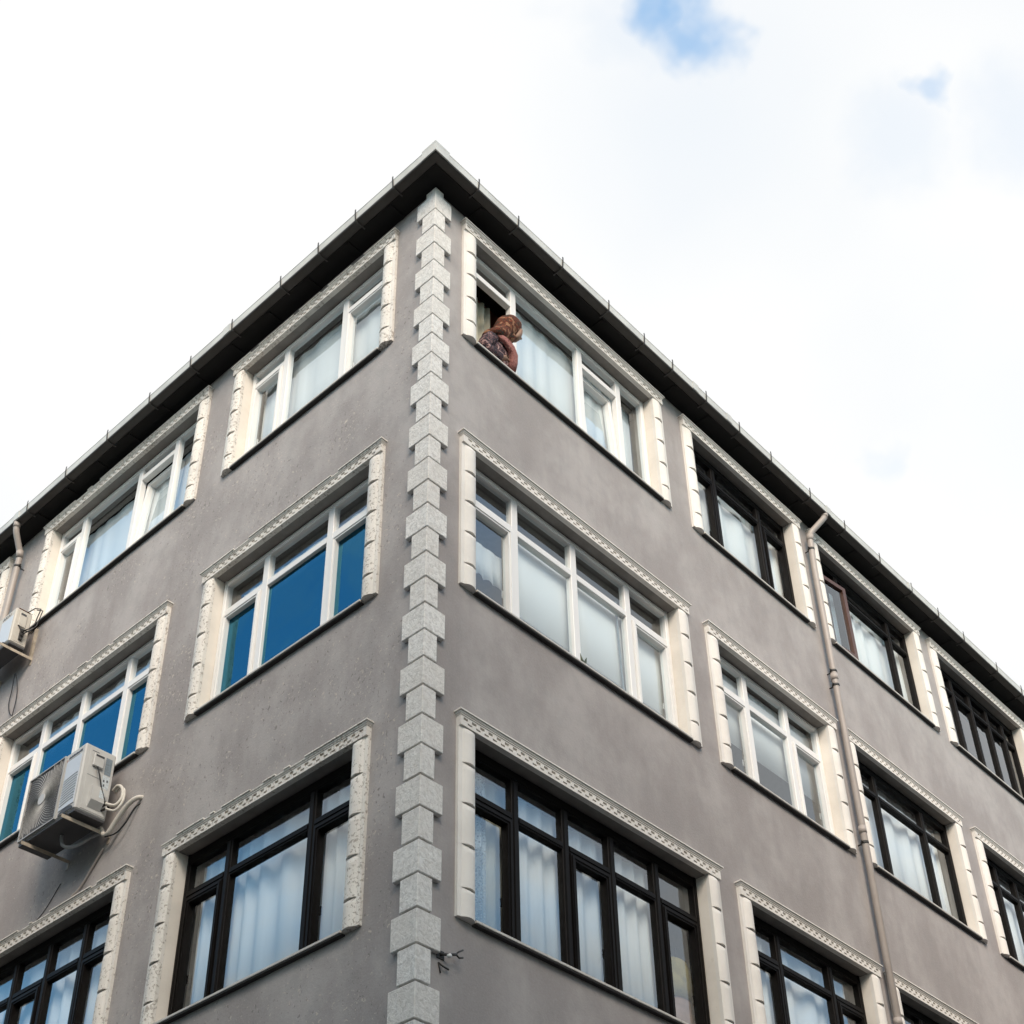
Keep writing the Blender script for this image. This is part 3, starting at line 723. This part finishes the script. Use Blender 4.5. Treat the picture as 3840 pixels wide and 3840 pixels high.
# ---------------------------------------------------------------- downpipes
def downpipe(face, pts, clamps, collars):
    w = fw_pts(face, pts)
    # round the bends
    P = [Vector(p) for p in w]; out = [P[0]]
    for i in range(1, len(P)-1):
        a = (P[i-1]-P[i]).normalized()*.07; b = (P[i+1]-P[i]).normalized()*.07
        for t in (0, .25, .5, .75, 1): out.append((P[i]+a)*(1-t)**2 + 2*t*(1-t)*P[i] + (P[i]+b)*t*t)
    out.append(P[-1])
    o = link('downpipe', MB().tube(out, .038, 14).mesh('downpipe', 'pipe_paint', True), bld)
    for s, ou, z in clamps:
        c = Vector(fw_pts(face, [(s, ou, z)])[0]); mb = MB(); mb.tube([c+Vector((0, 0, -.012)), c+Vector((0, 0, .012))], .044, 14)
        wv = Vector(fw_pts(face, [(s, 0, z)])[0]); mb.tube([c + (wv-c)*.4, wv], .008, 6)
        tv = Vector(fw_pts(face, [(s+.07, ou, z)])[0]); tw = Vector(fw_pts(face, [(s-.07, ou, z)])[0])
        mb.tube([c+(tw-c)*.5, tw], .009, 6)
        link('pipe_clamp', mb.mesh('pipe_clamp', 'iron_dark'), o)
    for a, b in collars:
        A, B = Vector(fw_pts(face, [a])[0]), Vector(fw_pts(face, [b])[0])
        link('pipe_collar', MB().tube([A, B], .043, 14).mesh('pipe_collar', 'pipe_paint', True), o)
downpipe('R', [(6.47, .262, 9.56), (6.45, .262, 9.50), (6.31, .092, 9.24), (6.295, .082, 8.7), (6.285, .082, -ZO+.2)],
         [(6.298, .085, 8.98), (6.290, .082, 7.10), (6.288, .082, 6.90), (6.284, .082, 4.83), (6.284, .082, 2.2)],
         [((6.47, .262, 9.57), (6.455, .262, 9.51)), ((6.312, .095, 9.22), (6.305, .088, 9.13)), ((6.289, .082, 7.06), (6.289, .082, 6.98)), ((6.285, .082, 5.03), (6.285, .082, 4.95)), ((6.284, .082, 2.86), (6.284, .082, 2.78))])
downpipe('L', [(6.98, .262, 9.56), (6.99, .262, 9.46), (7.06, .10, 9.20), (7.10, .085, 8.9), (7.12, .085, -ZO+.2)],
         [(7.08, .09, 9.02), (7.12, .085, 6.9)], [((6.98, .262, 9.57), (6.985, .262, 9.49)), ((7.05, .12, 9.24), (7.065, .10, 9.15))])

# ---------------------------------------------------------------- air conditioners
def text_mesh(body, size, mat):
    cu = D.curves.new('lettering', 'FONT'); cu.body = body; cu.size = size; cu.extrude = .0015; cu.align_x = 'LEFT'
    tmp = D.objects.new('tmp', cu); C.objects.link(tmp)
    dg = bpy.context.evaluated_depsgraph_get(); me = D.meshes.new_from_object(tmp.evaluated_get(dg))
    C.objects.unlink(tmp); D.objects.remove(tmp); D.curves.remove(cu)
    me.materials.clear(); me.materials.append(MAT[mat]); return me
def ac_unit(s0, s1, z0, z1, ob, of, label, kind):
    """x local to the viewer's right along the left wall; front faces -y local"""
    W, H, Dp = s1-s0, z1-z0, of-ob
    root = empty('air_conditioner', fpos('L', -s1, -ob, z0), FROT['L'])     # origin: far end, wall side, base
    tag(root, label, 'air conditioner', 'air conditioners on the left wall')
    main = 'ac_white' if kind == 1 else 'ac_cream'
    link('body', MB().box(0, W, -Dp, 0, .03, H).mesh('body', main, bevel=.012), root)
    link('base_tray', MB().box(.006, W-.006, -Dp+.006, -.006, 0, .029).mesh('base_tray', 'ac_dark', bevel=.004), root)
    if kind == 1:
        fx0, fx1, fz0, fz1 = .015, W*.66, .045, H-.02
        link('fan_recess', MB().box(fx0, fx1, -Dp-.004, -Dp-.0005, fz0, fz1).mesh('fan_recess', 'ac_recess'), root)
        cxg, czg = (fx0+fx1)/2, (fz0+fz1)/2; mb = MB()
        for k in range(64):
            a0 = 2*math.pi*k/64; pts = []
            for j in range(10):
                r = .055 + j*.048; a = a0 + 1.05*(r-.055)/.45
                x, z = cxg+r*math.cos(a), czg+r*math.sin(a)
                if not (fx0+.004 < x < fx1-.004 and fz0+.004 < z < fz1-.004): break
                pts.append((x, -Dp-.012, z))
            if len(pts) > 1: mb.tube(pts, .0028, 4)
        for rr_ in (.12, .2, .28):
            pts = [(cxg+rr_*math.cos(a), -Dp-.012, czg+rr_*math.sin(a)) for a in [2*math.pi*i/32 for i in range(33)]]
            pts = [p for p in pts if fx0 < p[0] < fx1 and fz0 < p[2] < fz1]
        ring(fx0-.004, fx1+.004, fz0-.004, fz1+.004, .012, -Dp-.016, -Dp-.0005, mb)
        link('fan_grille', mb.mesh('fan_grille', 'ac_vane'), root)
        link('fan_hub', MB().tube([(cxg, -Dp-.004, czg), (cxg, -Dp-.020, czg)], .055, 24).mesh('fan_hub', 'ac_white'), root)
        px0, px1 = W*.70, W-.035; mb = MB(); mb.box(px0, px1, -Dp-.006, -Dp-.0005, .10, H-.10)
        for k in range(10):
            zz = .14+k*.030
            pts = [(px0+.01+(px1-px0-.02)*i/8, -Dp-.008, zz+.020*math.sin(i/8*1.6)) for i in range(9)]
            mb.tube(pts, .0035, 5)
        link('front_panel', mb.mesh('front_panel', 'ac_panel'), root)
        arch = [(px0+.005, .045), (px1+.0, .045)] + [(px0+(px1-px0)*(.5+.5*math.cos(t)), .05+.045*math.sin(t)) for t in [math.pi*i/8 for i in range(1, 8)]]
        mb = MB(); mb.prism(arch, lambda u, v, t: (u, t, v), -Dp-.004, -Dp-.0005); link('lower_vent', mb.mesh('lower_vent', 'ac_dark'), root)
        # maker's mark and second line, too small to read: rows of short strokes
        mb = MB(); rr = random.Random(3); x = px0+.012
        while x < px1-.02:
            w_ = rr.uniform(.008, .013); mb.box(x, x+w_, -Dp-.0025, -Dp-.0005, H-.072, H-.072+rr.choice((.020, .026))); x += w_+.003
        link('maker_mark', mb.mesh('maker_mark', 'ink'), root)
        mb = MB(); x = px0+.012
        while x < px1-.05:
            w_ = rr.uniform(.005, .009); mb.box(x, x+w_, -Dp-.0025, -Dp-.0005, H-.094, H-.084); x += w_+.003
        link('model_line', mb.mesh('model_line', 'ac_grey'), root)
        link('red_mark', MB().box(px0-.012, px0-.004, -Dp-.0025, -Dp-.0005, H-.10, H-.07).mesh('red_mark', 'ink_red'), root)
    else:
        mb = MB(); mb.box(W-.27, W-.03, -Dp-.005, -Dp-.0005, .05, H-.10); link('front_panel', mb.mesh('front_panel', 'ac_panel', bevel=.002), root)
        link('fan_recess', MB().tube([(W*.36, -Dp-.004, H*.48), (W*.36, -Dp-.0005, H*.48)], .20, 32).mesh('fan_recess', 'ac_dark'), root)
        mb = MB()
        for k in range(9):
            rr_ = .03+k*.021; mb.tube([(W*.36+rr_*math.cos(a), -Dp-.010, H*.48+rr_*math.sin(a)) for a in [2*math.pi*i/28 for i in range(29)]], .002, 4, False)
        link('fan_grille', mb.mesh('fan_grille', 'ac_cream'), root)
        me = text_mesh('AKAI', .060, 'ink'); t = link('lettering', me, root, (W-.265, -Dp-.001, H-.075)); t.rotation_euler = (R(90), 0, 0); t.scale = (1.25, 1, 1)
    # right-hand side
    if kind == 1:
        link('side_panel', MB().box(W+.0005, W+.004, -Dp+.05, -.012, .05, H-.03).mesh('side_panel', 'ac_white', bevel=.0015), root)
        link('panel_seam', MB().box(W+.0041, W+.006, -Dp+.055, -.12, H*.56, H*.566).mesh('panel_seam', 'ac_grey'), root)
        tc = link('terminal_cover', MB().box(W+.0045, W+.030, -Dp+.085, -.125, H-.22, H-.085).mesh('terminal_cover', 'ac_white', bevel=.006), root)
        link('grip', MB().box(W+.0301, W+.033, -Dp+.10, -.135, H-.115, H-.097).mesh('grip', 'ac_dark'), tc)
        vc = MB(); vc.prism([(.15, 0), (.30, 0), (.30, .05), (.15, .05)], lambda u, v, t: (W+.0045+v, -Dp+.11+t, u), 0, .13)
        vc.prism([(.085, .0), (.15, 0), (.15, .05)], lambda u, v, t: (W+.0045+v, -Dp+.11+t, u), 0, .13)
        v_ = link('valve_cover', vc.mesh('valve_cover', 'ac_white'), root)
        link('sticker', MB().box(W+.0548, W+.0560, -Dp+.18, -Dp+.225, .19, .27).mesh('sticker', 'sticker_white'), v_)
        link('rating_plate', MB().box(W+.0045, W+.0055, -.10, -.035, H-.25, H-.07).mesh('rating_plate', 'sticker_blue'), root)
        link('warning_sticker', MB().box(W+.0045, W+.0056, -.105, -.035, H-.40, H-.26).mesh('warning_sticker', 'sticker_white'), root)
        mb = MB()
        for k, (y, z) in enumerate(((-.09, H-.32), (-.055, H-.31), (-.085, H-.365))): link('warning_symbol', MB().box(W+.0057, W+.0063, y-.008, y+.008, z-.012, z+.012).mesh('warning_symbol', 'ink'), root)
        link('printed_line', MB().box(W+.0045, W+.0052, -Dp+.07, -Dp+.14, H-.062, H-.055).mesh('printed_line', 'ink'), root)
        pc = [(W+.033, -Dp+.13, H-.225), (W+.05, -Dp+.15, H-.30), (W+.05, -Dp+.20, H-.45), (W+.05, -Dp+.25, H-.55), (W+.05, -.01, H-.60)]
        link('power_cable', MB().tube(pc, .008, 6).mesh('power_cable', 'cable_black', True), root)
        link('valve', MB().tube([(W+.002, -.06, .16), (W+.06, -.05, .16)], .013, 8).tube([(W+.002, -.06, .11), (W+.06, -.05, .11)], .011, 8).mesh('valve', 'iron_dark'), root)
    else:
        tc = link('terminal_cover', MB().box(W+.0005, W+.012, -Dp+.05, -.06, H-.24, H-.05).mesh('terminal_cover', 'ac_cream', bevel=.004), root)
        link('grip', MB().box(W+.0121, W+.014, -Dp+.06, -.075, H-.085, H-.058).mesh('grip', 'ac_dark'), tc)
        link('valve', MB().tube([(W+.001, -.09, .20), (W+.05, -.09, .20)], .018, 8).tube([(W+.001, -.09, .15), (W+.05, -.09, .15)], .018, 8).box(W+.002, W+.03, -.11, -.07, .09, .24).mesh('valve', 'iron_dark'), root)
        pl_ = link('valve_plate', MB().box(W+.0005, W+.003, -Dp+.045, -.03, .06, .26).mesh('valve_plate', 'ac_cream'), root)
        pts = [(W+.05, -.09, .20), (W+.12, -.06, .21), (W+.16, -.03, .27), (W+.15, -.01, .40), (W+.10, .03, .56), (W+.02, .0, .60), (W-.02, -.06, H+.005)]
        link('connection_cable', MB().tube(pts, .007, 6).tube([(p[0]*1.0+.012, p[1]+.02, p[2]-.02) for p in pts[:-1]], .006, 6).tube([(W+.013, -Dp+.06, H-.24), (W+.03, -.10, H-.30), (W+.05, -.03, H-.29), (W+.10, -.01, .26), (W+.05, -.09, .15)], .007, 6).mesh('connection_cable', 'cable_black', True), root)
        link('rust_streak', MB().box(W-.14, W+.001, -Dp+.03, -.03, H+.0002, H+.003).mesh('rust_streak', 'rust'), root)
    return root
ac_unit(3.917, 4.822, 3.955, 4.685, .12, .438, 'large white air conditioner with spiral fan grille beside the blue-glazed window', 1)
ac_unit(6.293, 7.060, 7.262, 7.777, .12, .320, 'small cream air conditioner at the left picture edge under the top floor', 2)
def wall_bracket(s, z, out, drop, label, upright=.0):
    root = empty('wall_bracket', fpos('L', -s, 0, z), FROT['L'])
    tag(root, label, 'bracket', 'air conditioner wall brackets')
    mb = MB(); mb.box(-.018, .018, -out, -.001, -.004, 0); mb.box(.0182, .022, -out, -.001, -.035, 0)
    link('arm', mb.mesh('arm', 'angle_iron'), root)
    mb = MB(); mb.box(-.018, .018, -.006, -.0005, -.09, -.0045); 
    if upright: mb.box(-.018, .018, -.030, -.0005, .001, upright)
    link('upright', mb.mesh('upright', 'angle_iron'), root)
    link('foot_pad', MB().box(-.03, .017, -out+.03, -out+.09, .0005, .022).mesh('foot_pad', 'cable_black'), root)
    return root
wall_bracket(4.02, 3.930, .50, .1, 'near angle-iron bracket under the large air conditioner')
wall_bracket(4.66, 3.930, .50, .1, 'far angle-iron bracket under the large air conditioner')
wall_bracket(6.34, 7.235, .40, .1, 'near rusty bracket under the small cream air conditioner', .42)
wall_bracket(6.96, 7.235, .40, .1, 'far bracket under the small cream air conditioner')
def lx(pts): return [Vector(fpos('L', -s, -o, z)) for s, o, z in pts]
def cur3(P, n=10):
    P = [Vector(p) for p in P]; P = [P[0]] + P + [P[-1]]; out = []
    for i in range(1, len(P)-2):
        for j in range(n):
            t = j/n; a, b, c, d = P[i-1:i+3]
            out.append(.5*((2*b)+(c-a)*t+(2*a-5*b+4*c-d)*t*t+(3*b-a-3*c+d)*t**3))
    out.append(P[-2]); return out
def hose(name, pts, r, mat, label, cat):
    P = cur3(lx(pts)); b = P[0].copy(); mb = MB().tube([p-b for p in P], r, 8)
    return tag(link(name, mb.mesh(name, mat, True), None, b), label, cat)
hose('refrigerant_hose', [(3.571, -.02, 4.136), (3.60, .04, 4.12), (3.70, .07, 4.06), (3.82, .08, 3.95), (3.90, .085, 3.87), (3.97, .085, 3.88), (4.03, .09, 3.97)], .023, 'hose_white', 'thick white insulated hose running from the air conditioner into the wall', 'hose')
hose('refrigerant_hose', [(3.86, .18, 4.115), (3.80, .12, 4.10), (3.76, .09, 4.18), (3.80, .08, 4.30), (3.88, .08, 4.36), (3.95, .08, 4.34)], .015, 'hose_white', 'white looped hose at the back corner of the large air conditioner', 'hose')
hose('refrigerant_hose', [(3.86, .17, 4.065), (3.79, .12, 4.04), (3.74, .09, 4.12), (3.77, .07, 4.26), (3.86, .06, 4.34), (3.95, .05, 4.33)], .012, 'hose_white', 'inner thin white hose of the loop behind the large air conditioner', 'hose')
hose('cable', [(3.585, -.01, 4.09), (3.62, .03, 4.03), (3.70, .05, 3.90), (3.80, .07, 3.83), (3.92, .10, 3.83)], .007, 'cable_black', 'black cable drooping from the wall hole below the white hose', 'cable')
hose('drain_hose', [(4.35, .28, 3.95), (4.32, .26, 3.84), (4.22, .20, 3.82), (4.10, .12, 3.90), (4.0, .06, 3.94)], .016, 'ac_grey', 'grey drain hose hanging under the large air conditioner', 'hose')
hose('wall_conduit', [(4.05, .02, 3.80), (4.18, .015, 3.68), (4.33, .015, 3.53), (4.42, .04, 3.45)], .011, 'pipe_paint', 'thin painted conduit slanting down from the large air conditioner to the cornice', 'pipe')
hose('cable', [(6.52, .06, 7.10), (6.50, .02, 6.95), (6.46, .015, 6.75), (6.36, .06, 6.44)], .006, 'cable_black', 'thin black cable hanging straight below the small air conditioner', 'cable')
hose('cable', [(6.54, .06, 7.10), (6.58, .03, 6.92), (6.60, .02, 6.74), (6.50, .03, 6.55), (6.36, .06, 6.43)], .006, 'cable_black', 'thin black cable bowing outward below the small air conditioner', 'cable')
hose('cable', [(4.72, .004, 3.72), (4.95, .004, 3.50), (5.25, .004, 3.42), (5.5, .05, 3.42)], .0035, 'cable_black', 'hair-thin wire on the wall left of the slanting conduit', 'wire')

# ---------------------------------------------------------------- wall hook beside the quoins
hk = empty('wall_hook', fpos('R', .225, 0, 1.375)); tag(hk, 'dark iron wire hook on the right wall beside the quoins', 'hook')
link('plate', MB().box(-.045, .02, -.008, -.0005, -.03, .03).mesh('plate', 'iron_dark'), hk)
link('arm', MB().tube([(-.02, -.008, .0), (.03, -.05, .0), (.09, -.05, .022)], .010, 7).mesh('arm', 'iron_dark', True), hk)
link('fork', MB().tube([(.15, -.05, .075), (.11, -.05, .048), (.085, -.05, .022), (.115, -.05, .006), (.15, -.05, .020)], .007, 6).mesh('fork', 'iron_dark', True), hk)
link('insulator', MB().tube([(.01, -.055, -.02), (.01, -.075, -.022)], .015, 10).mesh('insulator', 'pot_white', True), hk)
link('lower_prong', MB().tube([(-.03, -.004, -.06), (0, -.02, -.085), (.05, -.02, -.09)], .006, 6).tube([(-.03, -.004, -.06), (-.01, -.006, -.13)], .005, 6).mesh('lower_prong', 'iron_dark', True), hk)

# ---------------------------------------------------------------- things on sills and in rooms
pt = empty('potted_plant', fpos('R', 1.90, .02, 4.70)); tag(pt, 'tiny pointed-leaf plant in a white pot on the sill under the roller blinds', 'plant')
link('pot', MB().tube([(0, 0, 0), (0, 0, .035)], [.030, .040], 12).mesh('pot', 'pot_white', True), pt)
for k, (a, h, ln_) in enumerate(((0, .13, .05), (.6, .10, .03), (2.8, .12, .05), (3.6, .08, .035), (-.7, .08, .03), (2.0, .07, .02))):
    mb = MB(); dx, dy = math.cos(a)*ln_, -abs(math.sin(a))*ln_*.5
    mb.tube([(0, 0, .03), (dx*.5, dy*.5, .03+h*.45), (dx, dy, .03+h)], [.006, .013, .002], 5); link('leaf', mb.mesh('leaf', 'leaf', True), pt)
pb = empty('potted_plant', fpos('R', 1.70, .24, 4.70)); 
link('pot', MB().tube([(0, 0, 0), (0, 0, .05)], [.030, .040], 12).mesh('pot', 'lid_dark', True), pb)
for k in range(7):
    a = math.pi*k/6; mb = MB(); mb.tube([(0, 0, .04), (.05*math.cos(a), -.02, .12), (.10*math.cos(a), -.03, .12+.10*math.sin(a))], [.004, .012, .002], 5); link('leaf', mb.mesh('leaf', 'leaf', True), pb)
tag(pb, 'faint leafy plant behind the glass left of the small sill plant', 'plant')
def jar(s, label):
    j = empty('jar', fpos('L', -s, .215, 4.70)); tag(j, label, 'jar', 'white jars on the window sill')
    link('body', MB().tube([(0, 0, 0), (0, 0, .10), (0, 0, .14), (0, 0, .16)], [.055, .06, .05, .035], 16).mesh('body', 'pot_white', True), j)
    link('lid', MB().tube([(0, 0, .161), (0, 0, .175)], [.030, .012], 12).mesh('lid', 'lid_dark', True), j)
jar(1.95, 'white jar nearer the quoins behind the blue middle pane'); jar(2.17, 'white jar farther from the quoins behind the blue middle pane')
hc = empty('hanging_clothes', fpos('R', 3.27, .31, 1.75)); tag(hc, 'yellow top and rose skirt hanging behind the rightmost dark-framed pane', 'clothes')
def sack(pr, mat, nm):
    mb = MB(); V = []; F = []; seg = 16
    for z, rx, ry in pr: V += [(rx*math.cos(2*math.pi*k/seg)*(1+.06*math.sin(5*2*math.pi*k/seg)), ry*math.sin(2*math.pi*k/seg), z) for k in range(seg)]
    for i in range(len(pr)-1):
        for k in range(seg): F.append((i*seg+k, i*seg+(k+1) % seg, (i+1)*seg+(k+1) % seg, (i+1)*seg+k))
    F.append(list(range(seg))[::-1]); F.append([len(V)-seg+k for k in range(seg)]); mb.add(V, F); link(nm, mb.mesh(nm, mat, True), hc)
sack([(.0, .17, .09), (.2, .165, .085), (.40, .15, .08), (.46, .13, .06)], 'cloth_rose', 'skirt')
sack([(.42, .18, .10), (.55, .185, .10), (.70, .17, .085), (.78, .12, .06), (.80, .05, .03)], 'cloth_yellow', 'top')
link('hanger', MB().tube([(0, 0, .80), (0, 0, .9), (.02, 0, .93), (.03, 0, .9)], .004, 6).mesh('hanger', 'iron_dark'), hc)

# ---------------------------------------------------------------- person leaning out
per = empty('person', (.80, .12, 7.0+ZO)); tag(per, 'person in rust headscarf and printed dress leaning out of the open top-floor window', 'person')
def skin_body():
    # joints in world facade coordinates (x, y, z)
    J = {'pelvis': (.74, .32, 7.40, .15), 'waist': (.77, .27, 7.62, .135), 'chest': (.82, .16, 7.86, .13), 'upper': (.86, .09, 8.00, .10), 'neck': (.90, .03, 8.10, .055), 'head0': (.94, -.01, 8.20, .075), 'head1': (.965, -.03, 8.30, .098), 'head2': (.96, -.03, 8.38, .082),
         'shR': (.76, .01, 8.01, .07), 'elR': (.66, .0, 7.84, .055), 'wrR': (.87, -.01, 7.82, .038), 'haR': (.93, -.015, 7.85, .036),
         'shL': (.98, .17, 8.00, .07), 'elL': (1.06, .08, 7.85, .055), 'wrL': (1.00, .0, 7.86, .036), 'haL': (.95, -.02, 7.89, .034),
         'hipR': (.66, .30, 7.30, .10), 'knR': (.66, .28, 7.22, .08), 'hipL': (.84, .38, 7.30, .10), 'knL': (.84, .36, 7.22, .08)}
    for k, (a, b) in {'f1': ((.955, -.033, 7.862), (.985, -.033, 7.852)), 'f2': ((.962, -.020, 7.865), (.995, -.020, 7.853)), 'f3': ((.962, -.007, 7.865), (.992, -.007, 7.853)), 'f4': ((.955, .005, 7.860), (.980, .005, 7.850))}.items():
        J[k+'a'] = (*a, .011); J[k+'b'] = (*b, .009)
    J['tha'] = (.925, -.045, 7.875, .011); J['thb'] = (.955, -.05, 7.88, .009)
    E_ = [('pelvis', 'waist'), ('waist', 'chest'), ('chest', 'upper'), ('upper', 'neck'), ('neck', 'head0'), ('head0', 'head1'), ('head1', 'head2'), ('upper', 'shR'), ('shR', 'elR'), ('elR', 'wrR'), ('wrR', 'haR'),
          ('upper', 'shL'), ('shL', 'elL'), ('elL', 'wrL'), ('wrL', 'haL'), ('pelvis', 'hipR'), ('hipR', 'knR'), ('pelvis', 'hipL'), ('hipL', 'knL')]
    for k in ('f1', 'f2', 'f3', 'f4', 'th'): E_ += [('haR', k+'a'), (k+'a', k+'b')]
    names = list(J); me = D.meshes.new('body')
    me.from_pydata([Vector(J[n][:3])+Vector((0, 0, ZO))-per.location for n in names], [(names.index(a), names.index(b)) for a, b in E_], [])
    o = link('body', me, per)
    sk = o.modifiers.new('skin', 'SKIN'); sk.use_smooth_shade = True
    o.modifiers.new('sub', 'SUBSURF').levels = 1; o.modifiers['sub'].render_levels = 2
    for i, n in enumerate(names):
        s_ = me.skin_vertices[0].data[i]; s_.radius = (J[n][3], J[n][3]); s_.use_root = (n == 'pelvis')
    me.materials.append(MAT['skin'])
    return o
skin_body()
def blob(rings, mat, nm, seg=20, wob=.0, seed=1):
    """rings: centre xyz, axis direction, rx, ry"""
    rr = random.Random(seed); V = []; F = []
    for c, ax, ra, rb in rings:
        c = Vector(c)+Vector((0, 0, ZO))-per.location; ax = Vector(ax).normalized(); a = Vector((0, 1, 0)); a = (a-ax*a.dot(ax)).normalized(); b = ax.cross(a)
        for k in range(seg):
            t = 2*math.pi*k/seg; w = 1+wob*math.sin(5*t+rr.random()*1.2)
            V.append(c+(math.cos(t)*ra*a+math.sin(t)*rb*b)*w)
    for i in range(len(rings)-1):
        for k in range(seg): F.append((i*seg+k, i*seg+(k+1) % seg, (i+1)*seg+(k+1) % seg, (i+1)*seg+k))
    F.append(list(range(seg))[::-1]); F.append([len(V)-seg+k for k in range(seg)])
    mb = MB(); mb.add(V, F); o = link(nm, mb.mesh(nm, mat, True), per); return o
# headscarf: hood over the crown falling to the nape and shoulders, open at the face
F_ = Vector((.93, -.28, -.22)).normalized(); HC = Vector((.965, -.03, 8.315)); UPV = Vector((0, 0, 1)); UPV = (UPV-F_*UPV.dot(F_)).normalized()
def hd(f_, u_, s_=0.0): return tuple(HC + (F_*f_ + UPV*u_ + F_.cross(UPV)*s_)*.93)
fa = tuple(F_)
ux = (-.12, .03, 1)
blob([(hd(.005, .158), ux, .018, .02), (hd(.0, .150), ux, .055, .062), (hd(-.002, .128), ux, .090, .105), (hd(.0, .085), ux, .112, .134), (hd(-.002, .03), ux, .120, .142), (hd(-.010, -.025), ux, .117, .138), (hd(-.012, -.075), ux, .106, .128), (hd(-.028, -.120), ux, .100, .122), (hd(-.050, -.165), ux, .104, .122), (hd(-.075, -.215), ux, .116, .128), (hd(-.10, -.265), ux, .126, .132), (hd(-.12, -.32), ux, .110, .110), (hd(-.13, -.35), ux, .06, .06)], 'scarf_print', 'headscarf', 36, .022)
blob([(hd(.055, -.10), ux, .055, .050), (hd(.055, -.14), ux, .062, .060), (hd(.045, -.185), ux, .048, .045), (hd(.04, -.215), ux, .02, .02)], 'scarf_print', 'scarf_knot', 20, .05, 5)
# face inside the hood
fz = tuple(UPV)
blob([(hd(.098, -.105), fz, .026, .020), (hd(.108, -.088), fz, .044, .034), (hd(.114, -.05), fz, .056, .040), (hd(.116, .0), fz, .062, .040), (hd(.112, .045), fz, .060, .040), (hd(.098, .080), fz, .045, .032)], 'skin', 'face', 18)
def lp(p): return Vector(p)+Vector((0, 0, ZO))-per.location
link('nose', MB().tube([lp(hd(.148, .018)), lp(hd(.166, -.020)), lp(hd(.152, -.032))], [.007, .013, .008], 8).mesh('nose', 'skin', True), per)
for ds in (-.028, .028): link('eye', MB().tube([lp(hd(.146, .012, ds)), lp(hd(.154, .012, ds))], [.011, .006], 8).mesh('eye', 'ink', True), per)
for ds in (-.03, .03): link('eyebrow', MB().tube([lp(hd(.146, .033, ds-.015)), lp(hd(.152, .038, ds)), lp(hd(.146, .033, ds+.015))], .004, 5).mesh('eyebrow', 'ink', True), per)
link('mouth', MB().tube([lp(hd(.144, -.058, -.022)), lp(hd(.153, -.058)), lp(hd(.144, -.058, .022))], .006, 6).mesh('mouth', 'ink_red', True), per)
# dress over torso and right sleeve, pink shawl
blob([((.77, .28, 7.52), (.1, -.3, 1), .18, .19), ((.79, .22, 7.70), (.15, -.4, 1), .19, .19), ((.82, .15, 7.86), (.2, -.4, 1), .19, .17), ((.86, .09, 7.99), (.2, -.4, 1), .16, .14), ((.88, .06, 8.07), (.2, -.3, 1), .09, .08)], 'dress_print', 'dress', 24, .02)
blob([((.94, .10, 7.70), (.1, -.1, 1), .09, .09), ((.945, .075, 7.80), (.1, -.1, 1), .095, .10), ((.945, .05, 7.90), (.1, -.1, 1), .09, .10), ((.94, .03, 8.00), (.1, -.1, 1), .08, .09), ((.94, .01, 8.06), (.1, -.1, 1), .05, .05)], 'dress_print', 'bodice', 22, .03, 9)
blob([((.80, .02, 8.05), (-.5, -.1, -.5), .07, .07), ((.755, .005, 8.00), (-.6, -.1, -.7), .074, .078), ((.70, .0, 7.91), (-.5, 0, -.8), .068, .072), ((.67, .0, 7.84), (.1, 0, -1), .062, .065), ((.70, -.005, 7.80), (1, 0, -.1), .062, .065), ((.78, -.01, 7.81), (1, 0, .05), .060, .065), ((.87, -.012, 7.83), (1, 0, .1), .048, .050)], 'dress_print', 'sleeve', 18, .05)
blob([((.74, .02, 8.10), (1, -.2, -.3), .03, .03), ((.80, -.045, 8.065), (1, -.2, -.35), .028, .040), ((.88, -.075, 8.025), (1, 0, -.45), .028, .044), ((.96, -.072, 7.985), (1, .1, -.6), .034, .052), ((1.01, -.055, 7.93), (.5, .1, -1), .040, .050), ((1.025, -.035, 7.85), (.1, .1, -1), .040, .046), ((1.025, -.02, 7.77), (0, .1, -1), .036, .042)], 'shawl_pink', 'shawl', 22, .09)
